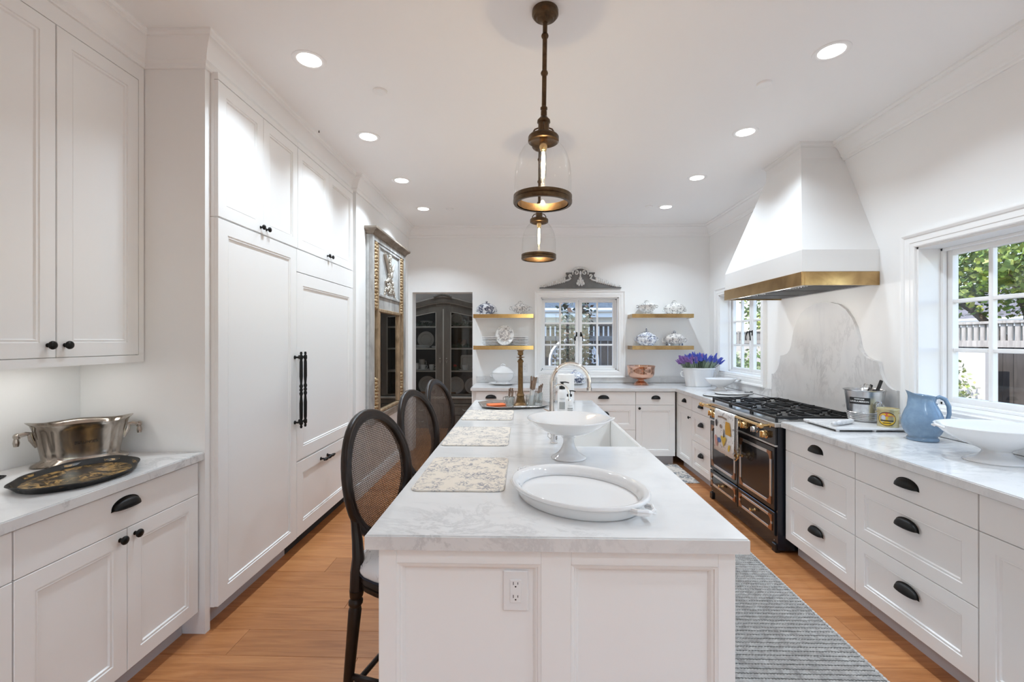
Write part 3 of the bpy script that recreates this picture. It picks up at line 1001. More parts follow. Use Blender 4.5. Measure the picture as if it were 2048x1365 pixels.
# gooseneck tap
t = thing('bridge_tap', 'tall polished nickel gooseneck tap at the island sink', 'tap', (.172, 2.80, CT))
b = B()
b.lathe([(.030, 0), (.030, .006), (.024, .010), (.022, .03), (.017, .034), (.017, .07), (.024, .076), (.026, .09), (.024, .104), (.016, .11), (.014, .16), (.012, .20)], 20)
obj('base', b, 'chrome', t)
R = .116
path = [(0, 0, .15), (0, 0, .30)] + [(R - R * math.cos(a), 0, .30 + R * math.sin(a)) for a in [PI * k / 16 for k in range(1, 17)]] + [(2 * R, 0, .262)]
b = B(); b.tube(path, .0125, 14)
b.lathe([(.0125, 0), (.016, -.003), (.016, -.02), (.013, -.024), (0, -.024)], 14, (2 * R, 0, .27))
obj('spout', b, 'chrome', t)
b = B()
b.tube([(0, 0, .09), (0, .05, .09)], .009, 10)
b.lathe([(.015, 0), (.015, .02), (.008, .025), (0, .026)], 12, (0, .05, .08))
b.tube([(0, .05, .105), (-.05, .06, .125)], [.006, .0045], 8)
b.tube([(0, 0, .09), (0, -.05, .09)], .009, 10)
b.tube([(0, -.05, .10), (.0, -.10, .115)], [.006, .0045], 8)
obj('lever', b, 'chrome', t)
t = thing('filter_tap', 'small polished nickel curved filter tap beside the tall gooseneck', 'tap', (.185, 3.02, CT))
b = B(); b.lathe([(.018, 0), (.018, .006), (.011, .012), (.010, .06), (.007, .07)], 16); obj('base', b, 'chrome', t)
R = .058
path = [(0, 0, .05), (0, 0, .20)] + [(R - R * math.cos(a), 0, .20 + R * 1.1 * math.sin(a)) for a in [PI * k / 12 for k in range(1, 13)]] + [(2 * R + .004, 0, .165)]
b = B(); b.tube(path, .0062, 10); b.lathe([(.0075, 0), (.009, -.004), (.009, -.012), (0, -.012)], 10, (2 * R + .004, 0, .168)); obj('spout', b, 'chrome', t)
b = B(); b.tube([(0, 0, .055), (0, -.04, .06)], [.005, .004], 8); obj('lever', b, 'chrome', t)
# ================================================================== RANGE (local x runs towards the camera, front at y = 0 facing -y)
RW, RH = 1.105, .905
rng = thing('range_cooker', 'black range cooker with brass knobs, copper corner trim and gas hob', 'range', (1.745, 4.268, 0), -PI / 2)
b = B()
b.box(0, RW, .03, .66, .10, .868); b.box(.02, RW - .02, .05, .66, .03, .10)
b.box(RW - .012, RW + .006, .008, .66, .02, .872)
obj('body', b, 'range_navy', rng, smooth=0)
b = B(); b.box(.0, RW, .012, .03, .012, .108, .003); b.box(.0, .05, -.004, .03, .0, .06, .004); b.box(RW - .05, RW, -.004, .03, 0, .06, .004)
obj('plinth', b, 'range_black', rng, smooth=0)
for x in (.03, RW / 2, RW - .04):
    b = B(); b.lathe([(.004, 0), (.004, .002), (0, .003)], 8, (x, .010, .075), axis='-y'); obj('screw', b, 'steel', rng)
b = B(); b.box(0, RW, -.004, .03, .745, .866, .003)
cp = obj('control_panel', b, 'range_black', rng, smooth=0)
b = B(); b.box(-.002, RW + .004, -.010, .03, .735, .747, .002)
obj('panel_strip', b, 'steel', rng, smooth=0)
b = B(); b.box(-.004, RW + .008, -.012, .66, .869, .901, .004)
obj('hob_top', b, 'steel', rng, smooth=0)
def knob_big(mat, r=.026):
    b = B()
    b.lathe([(r * 1.15, 0), (r * 1.15, .004), (r * .8, .008), (r * .75, .016), (r, .02), (r, .03), (r * .85, .036), (0, .038)], 22, axis='-y')
    b.box(-.004, .004, -.046, -.036, -r * .9, r * .9, .002)
    return b.mesh('control_knob', mat, 40)
KB, KS = knob_big('gold_brass'), knob_big('silver', .022)
for x, me, z in ((.075, KB, .805), (.155, KB, .80), (.60, KB, .805), (.695, KB, .81), (.855, KS, .81), (.985, KB, .800)):
    put('control_knob', me, cp, (x, -.004, z))
# towel rail
b = B(); b.tube([(-.02, -.075, .872), (RW * .5, -.075, .872), (RW - .06, -.075, .872)], .011, 12)
b.lathe([(.011, 0), (.017, .004), (.019, .014), (.014, .022), (0, .024)], 14, (RW - .065, -.075, .872), axis='x')
b.lathe([(.011, 0), (.017, .004), (.019, .014), (.014, .022), (0, .024)], 14, (-.015, -.075, .872), axis='-x')
for x in (.0, RW - .10):
    b.lathe([(.016, 0), (.012, .006), (.010, .05), (.015, .056), (.015, .085), (0, .092)], 12, (x + .03, -.006, .872), axis='-y')
obj('towel_rail', b, 'gold_brass', rng)
def trimmed(kind, x0, x1, z0, z1, inset=.035, sw=.022, cl=.055):
    b = B(); b.box(x0, x1, -.004, .03, z0, z1, .004)
    d = obj(kind, b, 'range_black', rng, smooth=0)
    a0, a1, c0, c1 = x0 + inset, x1 - inset, z0 + inset, z1 - inset
    cl = min(cl, (c1 - c0) * .42)
    for X0, X1, Z0, Z1 in ((a0 + cl, a1 - cl, c1 - sw, c1), (a0 + cl, a1 - cl, c0, c0 + sw), (a0, a0 + sw, c0 + cl, c1 - cl), (a1 - sw, a1, c0 + cl, c1 - cl)):
        if X1 - X0 > .01 and Z1 - Z0 > .01:
            bb = B(); bb.box(X0, X1, -.0085, -.003, Z0, Z1, .0015); obj('steel_trim', bb, 'steel', d, smooth=0)
    for cx, cz, sx, sz in ((a0, c0, 1, 1), (a1, c0, -1, 1), (a0, c1, 1, -1), (a1, c1, -1, -1)):
        bb = B()
        r0, q = cl, sw
        pl = [(0, 0), (r0, 0), (r0, q)] + [(r0 - (r0 - q) * math.sin(t), q + (r0 - q) * (1 - math.cos(t))) for t in [PI / 2 * k / 6 for k in range(1, 6)]] + [(q, r0), (0, r0)]
        pl = [(cx + sx * u, cz + sz * v) for u, v in pl]
        bb.prism(pl, -.0095, -.003); obj('copper_corner', bb, 'copper_aged', d, smooth=0)
    return d
d1 = trimmed('oven_door', .012, .545, .285, .728)
d2 = trimmed('oven_door', .555, 1.090, .285, .728)
for d, x in ((d1, .47), (d2, .635)):
    b = B()
    b.lathe([(.012, 0), (.012, .006), (.006, .01), (.006, .03)], 12, (x, -.004, .555), axis='-y')
    pts = [(x + (.012 + .0026 * k / 3) * math.cos(k * PI / 6) , -.034 - .0009 * k, .555 + (.012 + .0026 * k / 3) * math.sin(k * PI / 6)) for k in range(40)]
    b.tube(pts, .004, 6)
    b.sphere((x, -.075, .555), .011, 12, 8)
    obj('spiral_handle', b, 'gold_brass', d)
for x0, x1 in ((.012, .545), (.555, 1.090)):
    d = trimmed('drawer', x0, x1, .112, .275, .026, .020, .05)
    b = B(); b.lathe([(.012, 0), (.008, .004), (.006, .02), (.014, .026), (.014, .036), (0, .042)], 14, ((x0 + x1) / 2, -.004, .195), axis='-y')
    obj('drawer_knob', b, 'gold_brass', d)
# hob: burners and grates
for ix in range(3):
    for iy in range(2):
        bx, by = .20 + ix * .355, .18 + iy * .30
        b = B(); b.lathe([(.075, .902), (.072, .905), (.045, .906), (.045, .914), (.034, .918), (.034, .924), (0, .926)], 24, (bx, by, 0))
        obj('burner', b, 'cast_iron' if (ix + iy) % 2 else 'steel_dark', rng)
for ix in range(3):
    x0 = .022 + ix * .355; x1 = x0 + .350
    b = B()
    ya, yb, zb, zt = .012, .625, .925, .943
    for xx in (x0 + .008, x1 - .008): b.box(xx - .008, xx + .008, ya, yb, zb, zt, .003)
    for yy in (ya + .008, (ya + yb) / 2, yb - .008): b.box(x0 + .016, x1 - .016, yy - .008, yy + .008, zb, zt, .003)
    for cy in (ya + .155, yb - .155):
        cx = (x0 + x1) / 2
        for dx, dy in ((1, 0), (-1, 0), (0, 1), (0, -1)):
            if dx: b.box(min(cx + dx * .05, cx + dx * .160), max(cx + dx * .05, cx + dx * .160), cy - .006, cy + .006, zb + .004, zt + .006, .002)
            else: b.box(cx - .006, cx + .006, min(cy + dy * .05, cy + dy * .142), max(cy + dy * .05, cy + dy * .142), zb + .004, zt + .006, .002)
        for dx in (-1, 1):
            for dy in (-1, 1):
                b.obox((cx + dx * .09, cy + dy * .085, zt - .004), (.11, .011, .016), (0, 0, dx * dy * .75))
    for xx in (x0 + .008, x1 - .008):
        for yy in (ya + .008, yb - .008): b.box(xx - .007, xx + .007, yy - .007, yy + .007, .901, zb)
    obj('pan_grate', b, 'cast_iron', rng, smooth=0)
b = B(); b.box(0, RW, .635, .655, .901, .935, .003); obj('back_guard', b, 'steel', rng, smooth=0)

# tea towel on the rail
tw = thing('tea_towel', 'white linen tea towel with coloured kitchen sketches over the range rail', 'towel', (1.67, 3.955, .87), -PI / 2)
def towel(w, hfront, hback, mat):
    b = B(); N = 10; rows = []
    prof = [(.016, -hback), (.014, -hback * .5), (.0135, -.01)] + [(.0135 * math.cos(a), .0135 * math.sin(a)) for a in [PI * k / 6 for k in range(1, 6)]] + [(-.0135, -.01), (-.015, -hfront * .3), (-.018, -hfront * .7), (-.020, -hfront)]
    for y, z in prof:
        rows.append([(w * i / N, y + .003 * math.sin(i * 1.3) * (z / -hfront if z < 0 else 0), z) for i in range(N + 1)])
    b.grid(rows)
    o = obj('cloth', b, mat, tw, smooth=60)
    m = o.modifiers.new('thick', 'SOLIDIFY'); m.thickness = .0022; m.offset = 0
towel(.365, .335, .30, 'towel_print')
def patch(name, pts, col, par=tw, y=-.0245):
    if col not in MATS: plain(col, {'ink_ochre': (.62, .34, .05, 1), 'ink_blue': (.10, .18, .42, 1), 'ink_yellow': (.66, .46, .08, 1), 'ink_dark': (.06, .055, .06, 1), 'ink_rose': (.55, .32, .28, 1), 'ink_brown': (.30, .23, .18, 1)}[col], .9)
    b = B(); b.prism(pts, y - .0006, y + .0004); return obj(name, b, col, par, smooth=0)
def ell(cx, cz, rx, rz, n=14, rot=0):
    return [(cx + rx * math.cos(2 * PI * k / n) * math.cos(rot) - rz * math.sin(2 * PI * k / n) * math.sin(rot), cz + rx * math.cos(2 * PI * k / n) * math.sin(rot) + rz * math.sin(2 * PI * k / n) * math.cos(rot)) for k in range(n)]
patch('printed_jug', [(.235, -.06), (.30, -.06), (.32, -.115), (.325, -.165), (.23, -.165), (.225, -.10)], 'ink_ochre')
patch('printed_heart', [(.20, -.275), (.155, -.21), (.155, -.195), (.175, -.185), (.20, -.20), (.225, -.185), (.245, -.195), (.245, -.21)], 'ink_yellow', y=-.027)
patch('printed_bowl', ell(.115, -.235, .032, .02), 'ink_blue', y=-.027)
patch('printed_banner', [(.08, -.035), (.16, -.028), (.24, -.035), (.24, -.05), (.16, -.044), (.08, -.05)], 'ink_brown', y=-.0205)
patch('printed_fish', ell(.06, -.25, .026, .05, rot=.3), 'ink_rose', y=-.027)
patch('printed_pot', ell(.05, -.10, .016, .03), 'ink_dark', y=-.0225)
patch('printed_lemon', ell(.30, -.265, .03, .016, rot=1.2), 'ink_yellow', y=-.028)
patch('printed_spoon', [(.195, -.13), (.203, -.13), (.21, -.20), (.19, -.20)], 'ink_dark', y=-.0245)
patch('printed_cup', ell(.14, -.115, .02, .016), 'ink_brown', y=-.0235)

# ================================================================== HOOD
hd = thing('range_hood', 'white tapered plaster hood with polished brass band above the range', 'hood', (0, 0, 0))
HY0, HY1, HX = 3.143, 4.326, 1.909
def frus(b, lo, hi):
    (x0, ya, yb, z0), (x1, yc, yd, z1) = lo, hi
    A = [(XR - .001, ya, z0), (x0, ya, z0), (x0, yb, z0), (XR - .001, yb, z0)]
    C = [(XR - .001, yc, z1), (x1, yc, z1), (x1, yd, z1), (XR - .001, yd, z1)]
    return A, C
b = B()
sec = [(HX, HY0, HY1, 1.948), (HX, HY0, HY1, 2.098), (2.112, 3.488, 3.982, 2.862), (2.112, 3.488, 3.982, CEIL)]
rows = [[(XR - .001, ya, z), (x, ya, z), (x, yb, z), (XR - .001, yb, z)] for x, ya, yb, z in sec]
vs = b.grid(rows, closed_v=True); b.cap(vs[0]); b.cap(vs[-1])
obj('chimney', b, 'hood_white', hd, smooth=0)
b = B(); sweep_plan(b, [(XR, 3.982), (2.112, 3.982), (2.112, 3.488), (XR, 3.488)][::-1], [(o * .55, z * .45) for o, z in CROWN], CEIL)
b.bm.free(); b = B()
sweep_plan(b, [(XR, 3.982), (2.112, 3.982), (2.112, 3.488), (XR, 3.488)], [(-o * -.28, z * .24) for o, z in CROWN], CEIL)
obj('top_moulding', b, 'hood_white', hd, smooth=25)
b = B()
e = .006
t_ = .022
for x0, x1, ya, yb in ((HX - e, HX - e + t_, HY0 - e, HY1 + e), (HX - e + t_, XR - .002, HY0 - e, HY0 - e + t_), (HX - e + t_, XR - .002, HY1 + e - t_, HY1 + e)):
    b.box(x0, x1, ya, yb, 1.853, 1.946, .0015)
obj('brass_band', b, 'brass_aged', hd, smooth=0)
b = B(); b.box(HX + .02, XR - .002, HY0 + .02, HY1 - .02, 1.868, 1.945)
obj('underside', b, 'steel_dark', hd, smooth=0)
for k in range(3):
    y0 = HY0 + .06 + k * .36
    b = B(); b.box(HX + .10, XR - .05, y0, y0 + .34, 1.862, 1.868, .002)
    for q in range(9): b.box(HX + .11, XR - .06, y0 + .02 + q * .034, y0 + .036 + q * .034, 1.859, 1.863)
    obj('filter', b, 'steel_dark', hd, smooth=0)
b = B(); b.box(HX + .018, HX + .05, HY0 + .03, HY1 - .03, 1.857, 1.868, .002); obj('light_rail', b, 'steel', hd, smooth=0)
for y in (HY0 + .30, HY1 - .30):
    b = B(); b.box(HX + .026, HX + .042, y - .10, y + .10, 1.8560, 1.8575); obj('lamp_strip', b, 'hood_lamp', hd, smooth=0)
    ld = bpy.data.lights.new('hood_bulb', 'AREA'); ld.shape = 'RECTANGLE'; ld.size = .016; ld.size_y = .2; ld.energy = 1.2; ld.color = (1, .96, .90)
    lo = bpy.data.objects.new('hood_bulb', ld); COL.objects.link(lo); lo.parent = hd; lo.location = (HX + .034, y, 1.853); lo.rotation_euler = (0, -.55, 0)

# ================================================================== BRASS SHELVES
def shelf(label, x0, x1, z, mat='brass_aged'):
    t = thing('brass_shelf', label, 'shelf', ((x0 + x1) / 2, YB, z))
    w = (x1 - x0) / 2
    b = B(); b.box(-w + .002, w - .002, -.248, -.001, -.044, 0); obj('board', b, 'trim_white', t, smooth=0)
    b = B(); b.box(-w, w, -.252, -.248, -.049, .0005, .001); b.box(-w - .002, -w + .002, -.252, -.001, -.049, .0005, .001); b.box(w - .002, w + .002, -.252, -.001, -.049, .0005, .001)
    obj('brass_edge', b, mat, t, smooth=0)
    return t
SZ1, SZ2 = 1.808, 1.405
shelf('upper brass-fronted floating shelf beside the doorway', -.645, .118, SZ1, 'brass_bright')
shelf('lower brass-fronted floating shelf beside the doorway, under the plate stacks', -.645, .118, SZ2, 'brass_bright')
shelf('upper brass-fronted floating shelf in the corner beside the range wall', 1.368, 2.135, SZ1)
shelf('lower brass-fronted floating shelf above the copper bowl and lavender', 1.368, 2.135, SZ2)

# ================================================================== PENDANTS
def pendant(y, label, tilt, px=.097):
    t = thing('pendant_lamp', label, 'lamp', (px, y, CEIL), 0, 'pendant lamps over the island')
    t.rotation_euler = (0, tilt, 0)
    b = B(); b.lathe([(0, 0), (.058, 0), (.060, -.006), (.060, -.022), (.056, -.026), (.052, -.032), (.040, -.036), (.036, -.044), (.018, -.050), (.012, -.056), (0, -.056)], 32)
    obj('canopy', b, 'bronze', t)
    b = B()
    b.lathe([(.0105, -.05), (.0105, -.105), (.015, -.110), (.017, -.117), (.015, -.124), (.0105, -.129), (.0105, -.275), (.015, -.280), (.017, -.287), (.015, -.294), (.0105, -.299), (.0105, -.44),
             (.016, -.444), (.016, -.452), (.012, -.456), (.014, -.462), (.014, -.48), (.012, -.486)], 18)
    obj('rod', b, 'bronze', t)
    b = B(); b.lathe([(.012, -.482), (.020, -.492), (.029, -.502), (.030, -.512), (.025, -.518), (.025, -.555), (.030, -.56), (.066, -.574), (.070, -.580), (.070, -.600), (.064, -.603), (.062, -.590), (.02, -.578), (0, -.578)], 32)
    obj('fitter', b, 'bronze', t)
    for k in range(3):
        a = k * 2 * PI / 3 + .5
        bb = B(); bb.tube([(.026 * math.cos(a), .026 * math.sin(a), -.53), (.046 * math.cos(a), .046 * math.sin(a), -.532), (.060 * math.cos(a), .060 * math.sin(a), -.548), (.062 * math.cos(a), .062 * math.sin(a), -.572)], .0035, 6)
        obj('fitter_strap', bb, 'bronze', t)
    b = B()
    prof = [(.056, -.598), (.074, -.612), (.094, -.635), (.110, -.665), (.121, -.700), (.127, -.740), (.129, -.780), (.129, -.850)]
    rows = [[(r * math.cos(2 * PI * k / 48), r * math.sin(2 * PI * k / 48), z) for k in range(48)] for r, z in prof]
    b.grid(rows, closed_v=True)
    obj('glass_shade', b, 'pendant_glass', t, smooth=80)
    b = B(); b.lathe([(.114, -.882), (.114, -.848), (.128, -.846), (.133, -.848), (.133, -.860), (.130, -.864), (.134, -.868), (.134, -.880), (.130, -.886), (.117, -.886)], 48)
    bmesh.ops.delete(b.bm, geom=[f for f in b.bm.faces if len(f.verts) > 4], context='FACES')
    obj('rim_band', b, 'bronze', t, smooth=40)
    b = B(); b.lathe([(.018, -.575), (.018, -.625), (.014, -.64), (0, -.64)], 16); obj('socket', b, 'gold_brass', t)
    b = B()
    rows = [[(r * math.cos(2 * PI * k / 20), r * math.sin(2 * PI * k / 20), z) for k in range(20)] for r, z in [(.010, -.638), (.016, -.66), (.017, -.70), (.014, -.76), (.008, -.785), (.001, -.79)]]
    b.grid(rows, closed_v=True); obj('bulb', b, 'tumbler_glass', t, smooth=80)
    b = B()
    for k in range(4):
        a = k * PI / 2
        b.tube([(.004 * math.cos(a), .004 * math.sin(a), -.645), (.008 * math.cos(a), .008 * math.sin(a), -.70), (.004 * math.cos(a), .004 * math.sin(a), -.765)], .0022, 5)
    obj('glowing_filament', b, 'filament', t)
    ld = bpy.data.lights.new('pendant_bulb', 'POINT'); ld.energy = PENDANT_POWER; ld.color = (1, .76, .46); ld.shadow_soft_size = .01
    lo = bpy.data.objects.new('pendant_bulb', ld); COL.objects.link(lo); lo.parent = t; lo.location = (0, 0, -.80)
    return t
pendant(2.055, 'bronze pendant lamp with clear glass bell over the oval platter half of the island', .014)
pendant(3.46, 'bronze pendant lamp with clear glass bell over the sink end of the island', .010, .122)

# ================================================================== COUNTER STOOLS
def make_stool():
    t = put('counter_stool', None)
    LEAN = math.tan(math.radians(9))
    def bx(y, z):               # back surface x for y, z
        return -.215 - (z - .62) * LEAN + .55 * y * y
    CZ, A, H_ = .925, .232, .258
    # oval frame: swept rounded-rectangle section
    N = 44
    rows = []
    for k in range(N):
        a = 2 * PI * k / N
        sec = [(.000, -.014), (.000, .014), (.006, .019), (.016, .0195), (.020, .016), (.030, .0175), (.036, .014), (.040, .006), (.040, -.006), (.036, -.014), (.024, -.020), (.008, -.019)]
        row = []
        for o, h in sec:
            y = (A - .040 + o) * math.cos(a); z = CZ + (H_ - .040 + o) * math.sin(a)
            row.append((bx(y, z) + h, y, z))
        rows.append(row)
    b = B(); b.grid(rows, closed_u=True, closed_v=True)
    obj('back_frame', b, 'chair_wood', t, smooth=50)
    # woven cane: separate flat strands both ways
    b = B()
    ai, hi = A - .038, H_ - .038
    step = .0075
    def strand(pts, w, off, vertical):
        rows = []
        for y, z in pts:
            x = bx(y, z) + off
            if vertical: rows.append([(x, y - w, z), (x + .0006, y + w, z)])
            else: rows.append([(x, y, z - w), (x + .0006, y, z + w)])
        b.grid(rows)
    n = int(2 * ai / step)
    for i in range(1, n):
        y = -ai + i * step
        q = hi * math.sqrt(max(0, 1 - (y / ai) ** 2))
        if q < .02: continue
        strand([(y, CZ - q + 2 * q * k / 8) for k in range(9)], .0017, .0008, True)
    n = int(2 * hi / step)
    for i in range(1, n):
        z = -hi + i * step
        q = ai * math.sqrt(max(0, 1 - (z / hi) ** 2))
        if q < .02: continue
        strand([(-q + 2 * q * k / 10, CZ + z) for k in range(11)], .0017, -.0006, False)
    stuff(obj('cane_panel', b, 'cane', t, smooth=0, normals=False))
    # posts joining the oval to the seat
    for s in (-1, 1):
        b = B()
        pts = [(bx(.19, .835), s * .196, .838), (bx(.188, .79), s * .186, .79), (bx(.188, .73), s * .187, .725), (bx(.19, .67), s * .194, .665), (-.205, s * .199, .61), (-.206, s * .200, .545)]
        b.tube(pts, [.011, .016, .0195, .022, .024, .025], 10); obj('post', b, 'chair_wood', t)
    # seat rail and cushion
    def seatpoly(g):
        pts = []
        for a in [2 * PI * k / 32 for k in range(32)]:
            c, s_ = math.cos(a), math.sin(a)
            q = (abs(c) ** 3.2 + abs(s_) ** 3.2) ** (-1 / 3.2)
            pts.append(((.245 + g) * c * q, (.245 + g) * s_ * q * (1 + .06 * c)))
        return pts
    b = B()
    rows = [[(x, y, z) for x, y in seatpoly(g)] for g, z in ((-.03, .545), (-.004, .548), (.004, .556), (.004, .570), (-.002, .574), (.006, .580), (.006, .594), (.0, .602))]
    vs = b.grid(rows, closed_v=True); b.cap(vs[0]); b.cap(vs[-1])
    obj('seat_rail', b, 'chair_wood', t, smooth=40)
    b = B()
    rows = [[(x, y, z) for x, y in seatpoly(g)] for g, z in ((-.002, .603), (.006, .607), (.010, .622), (.006, .64), (-.02, .658), (-.07, .672), (-.14, .680), (-.20, .682))]
    vs = b.grid(rows, closed_v=True); b.cap(vs[-1]); b.cap(vs[0])
    obj('seat_cushion', b, 'toile_seat', t, smooth=60)
    b = B(); b.tube([(x, y, .607) for x, y in seatpoly(.008)], .0045, 6, True); obj('piping', b, 'fabric_navy', t)
    prof = [(.012, .006), (.014, .0), (.016, .03), (.0225, .40), (.024, .47), (.020, .484), (.026, .494), (.026, .506), (.020, .514), (.024, .522), (.027, .545)]
    for sx in (-1, 1):
        for sy in (-1, 1):
            b = B()
            dx, dy = sx * .05 if sx < 0 else .01, sy * .012
            rows = []
            for r, z in sorted(prof, key=lambda p: p[1]):
                f = (z - .545) / .545
                rows.append([(sx * .205 - f * dx + r * math.cos(2 * PI * k / 14), sy * .200 - f * dy + r * math.sin(2 * PI * k / 14), z) for k in range(14)])
            vs = b.grid(rows, closed_v=True); b.cap(vs[0]); b.cap(vs[-1])
            obj('leg', b, 'chair_wood', t, smooth=40)
    for s in (-1, 1):
        b = B(); b.tube([(-.225, s * .204, .22), (.205, s * .204, .22)], .011, 8); obj('stretcher', b, 'chair_wood', t)
    b = B(); b.tube([(-.228, -.20, .17), (-.228, .20, .17)], .011, 8); obj('stretcher', b, 'chair_wood', t)
    b = B(); b.box(.19, .222, -.20, .20, .25, .275, .004); obj('foot_rail', b, 'chair_wood', t, smooth=0)
    return t
stool = make_stool()
SP = [(-.372, 1.80, -.27, 'dark oval cane-back counter stool at the placemat nearest the oval platter'),
      (-.380, 2.575, -.24, 'dark oval cane-back counter stool at the middle placemat'),
      (-.388, 3.31, -.22, 'dark oval cane-back counter stool at the placemat beside the silver tray')]
for i, (x, y, r, lab) in enumerate(SP):
    o = stool if i == 0 else copy_tree(stool)
    o.location = (x, y, 0); o.rotation_euler = (0, 0, r)
    tag(o, lab, 'stool', 'counter stools along the island')

# ================================================================== RUGS
t = thing('runner_rug', 'grey chunky braided wool runner between island and range', 'rug', (1.145, 1.75, 0))
b = B(); b.box(-.42, .42, -1.42, 1.43, .0005, .0035); obj('backing', b, 'rug_gap', t, smooth=0)
b = B()
rr = random.Random(3)
row, xs = 0, .0
y = -1.415
def strandlet(b, cx, cy, L, w, h, ang):
    c, s_ = math.cos(ang), math.sin(ang)
    pts = []
    for u, v, z in ((-1, 0, .0), (-.55, -1, .2), (.55, -1, .2), (1, 0, .0), (.55, 1, .2), (-.55, 1, .2)):
        pts.append(b.bm.verts.new((cx + (u * L * c - v * w * s_), cy + (u * L * s_ + v * w * c), .004 + z * h)))
    t0 = b.bm.verts.new((cx - .45 * L * c, cy - .45 * L * s_, .004 + h)); t1 = b.bm.verts.new((cx + .45 * L * c, cy + .45 * L * s_, .004 + h))
    for f in ((pts[0], pts[1], t0), (pts[1], pts[2], t1, t0), (pts[2], pts[3], t1), (pts[3], pts[4], t1), (pts[4], pts[5], t0, t1), (pts[5], pts[0], t0)):
        b.bm.faces.new(f)
pitch = .0295
y = -1.405
while y < 1.422:
    for side in (-1, 1):
        x = -.41 + rr.uniform(0, .012)
        while x < .412:
            strandlet(b, x, y + side * .0050 + rr.uniform(-.0008, .0008), .0135, .0058, .0062 + rr.uniform(-.001, .0015), side * .40 + rr.uniform(-.1, .1))
            x += .0142
    y += pitch
stuff(obj('braids', b, 'rug_wool', t, smooth=70))
b = B()
for s in (-1, 1):
    yy = -1.41
    while yy < 1.425:
        b.sphere((s * .418, yy, .007), (.007, .012, .0065), 8, 5); yy += .022
stuff(obj('edge_braid', b, 'rug_edge', t, smooth=80))
b = B(); b.box(-.30, .30, -.355, .355, 0.0005, .009, .003)
tag(obj('floral_mat', b, 'rug_floral', None, (1.51, 5.03, 0)), 'small pale floral mat on the floor in front of the corner cabinets', 'mat')
# ================================================================== TABLEWARE
def smooth_prof(pts, n=4):
    """Catmull-Rom through profile points"""
    out = []
    for i in range(len(pts) - 1):
        p0, p1, p2, p3 = pts[max(i - 1, 0)], pts[i], pts[i + 1], pts[min(i + 2, len(pts) - 1)]
        for k in range(n):
            t = k / n
            q = [.5 * (2 * p1[j] + (p2[j] - p0[j]) * t + (2 * p0[j] - 5 * p1[j] + 4 * p2[j] - p3[j]) * t * t + (-p0[j] + 3 * p1[j] - 3 * p2[j] + p3[j]) * t ** 3) for j in (0, 1)]
            out.append((max(q[0], 0), q[1]))
    out.append(pts[-1])
    return out
def flute(n, amt):
    return lambda a: 1 + amt * math.cos(n * a)
def tureen(name, label, loc, bowl, lid, mat, lidmat=None, sy=.75, handles=.018, rot=0, group=None, finial='knob', finmat=None, foot=None, saucer=None, fl=None, hz=.55, feet=False):
    """bowl / lid: profile lists (r, z) from z = 0 upward"""
    t = thing(name, label, 'tureen', loc, rot, group)
    zo = 0
    if saucer:
        b = B(); b.lathe(smooth_prof([(0, .004), (saucer * .55, .0), (saucer * .62, .004), (saucer * .8, .012), (saucer, .024), (saucer * .985, .028), (saucer * .8, .018), (saucer * .6, .010), (0, .010)], 3), 40, sy=sy)
        obj('saucer', b, mat if mat in ('porcelain',) else 'transfer_pale', t, smooth=60)
        zo = .0105
    b = B(); b.lathe(smooth_prof([(r, z + zo) for r, z in bowl]), 40, sy=sy, shape=fl)
    obj('bowl', b, mat, t, smooth=60)
    b = B(); b.lathe(smooth_prof([(r, z + zo) for r, z in lid]), 40, sy=sy, shape=fl)
    L = obj('lid', b, lidmat or mat, t, smooth=60)
    zt = lid[-1][1] + zo
    b = B()
    if finial == 'knob':
        b.lathe(smooth_prof([(.006, zt - .006), (.006, zt + .003), (.014, zt + .012), (.012, zt + .02), (0, zt + .025)]), 14)
    elif finial == 'tall':
        b.lathe(smooth_prof([(.016, zt - .006), (.008, zt + .006), (.014, zt + .016), (.006, zt + .026), (.010, zt + .036), (.003, zt + .048), (0, zt + .05)]), 14)
    elif finial == 'ball':
        b.sphere((0, 0, zt + .014), (.02, .02, .017), 14, 8)
    elif finial == 'loop':
        b.tube([(-.03, 0, zt - .004), (-.024, 0, zt + .014), (0, 0, zt + .022), (.024, 0, zt + .014), (.03, 0, zt - .004)], .006, 8)
    obj('finial', b, finmat or lidmat or mat, L, smooth=60)
    rm = max(r for r, z in bowl); zm = max(z for r, z in bowl) * hz + zo
    if handles:
        for s in (-1, 1):
            b = B()
            h = handles
            b.tube([(s * (rm - .012), 0, zm + h * .9), (s * (rm + h * .7), 0, zm + h * 1.1), (s * (rm + h * 1.3), 0, zm + h * .2), (s * (rm + h * .8), 0, zm - h * .8), (s * (rm - .014), 0, zm - h)], [.007, .006, .0055, .006, .006], 8)
            obj('handle', b, mat, t, smooth=60)
    if feet:
        for sx_ in (-1, 1):
            for sy_ in (-1, 1):
                b = B(); b.lathe([(.006, .0), (.012, .004), (.009, .02), (.014, .034)], 8, (sx_ * rm * .62, sy_ * rm * sy * .55, 0)); obj('foot', b, finmat or mat, t, smooth=60)
    return t
SYs = YB - .126
TG = 'tureens on the brass shelves'
tureen('tureen', 'squat dark blue willow-pattern tureen on the upper shelf by the doorway', (-.487, SYs, SZ1 + .001),
       [(0, .002), (.085, .002), (.088, .014), (.09, .018), (.115, .04), (.123, .07), (.120, .092), (.0, .092)], [(.122, .093), (.121, .098), (.095, .122), (.055, .142), (.02, .150)], 'transfer_navy', sy=.75, handles=.010, group=TG)
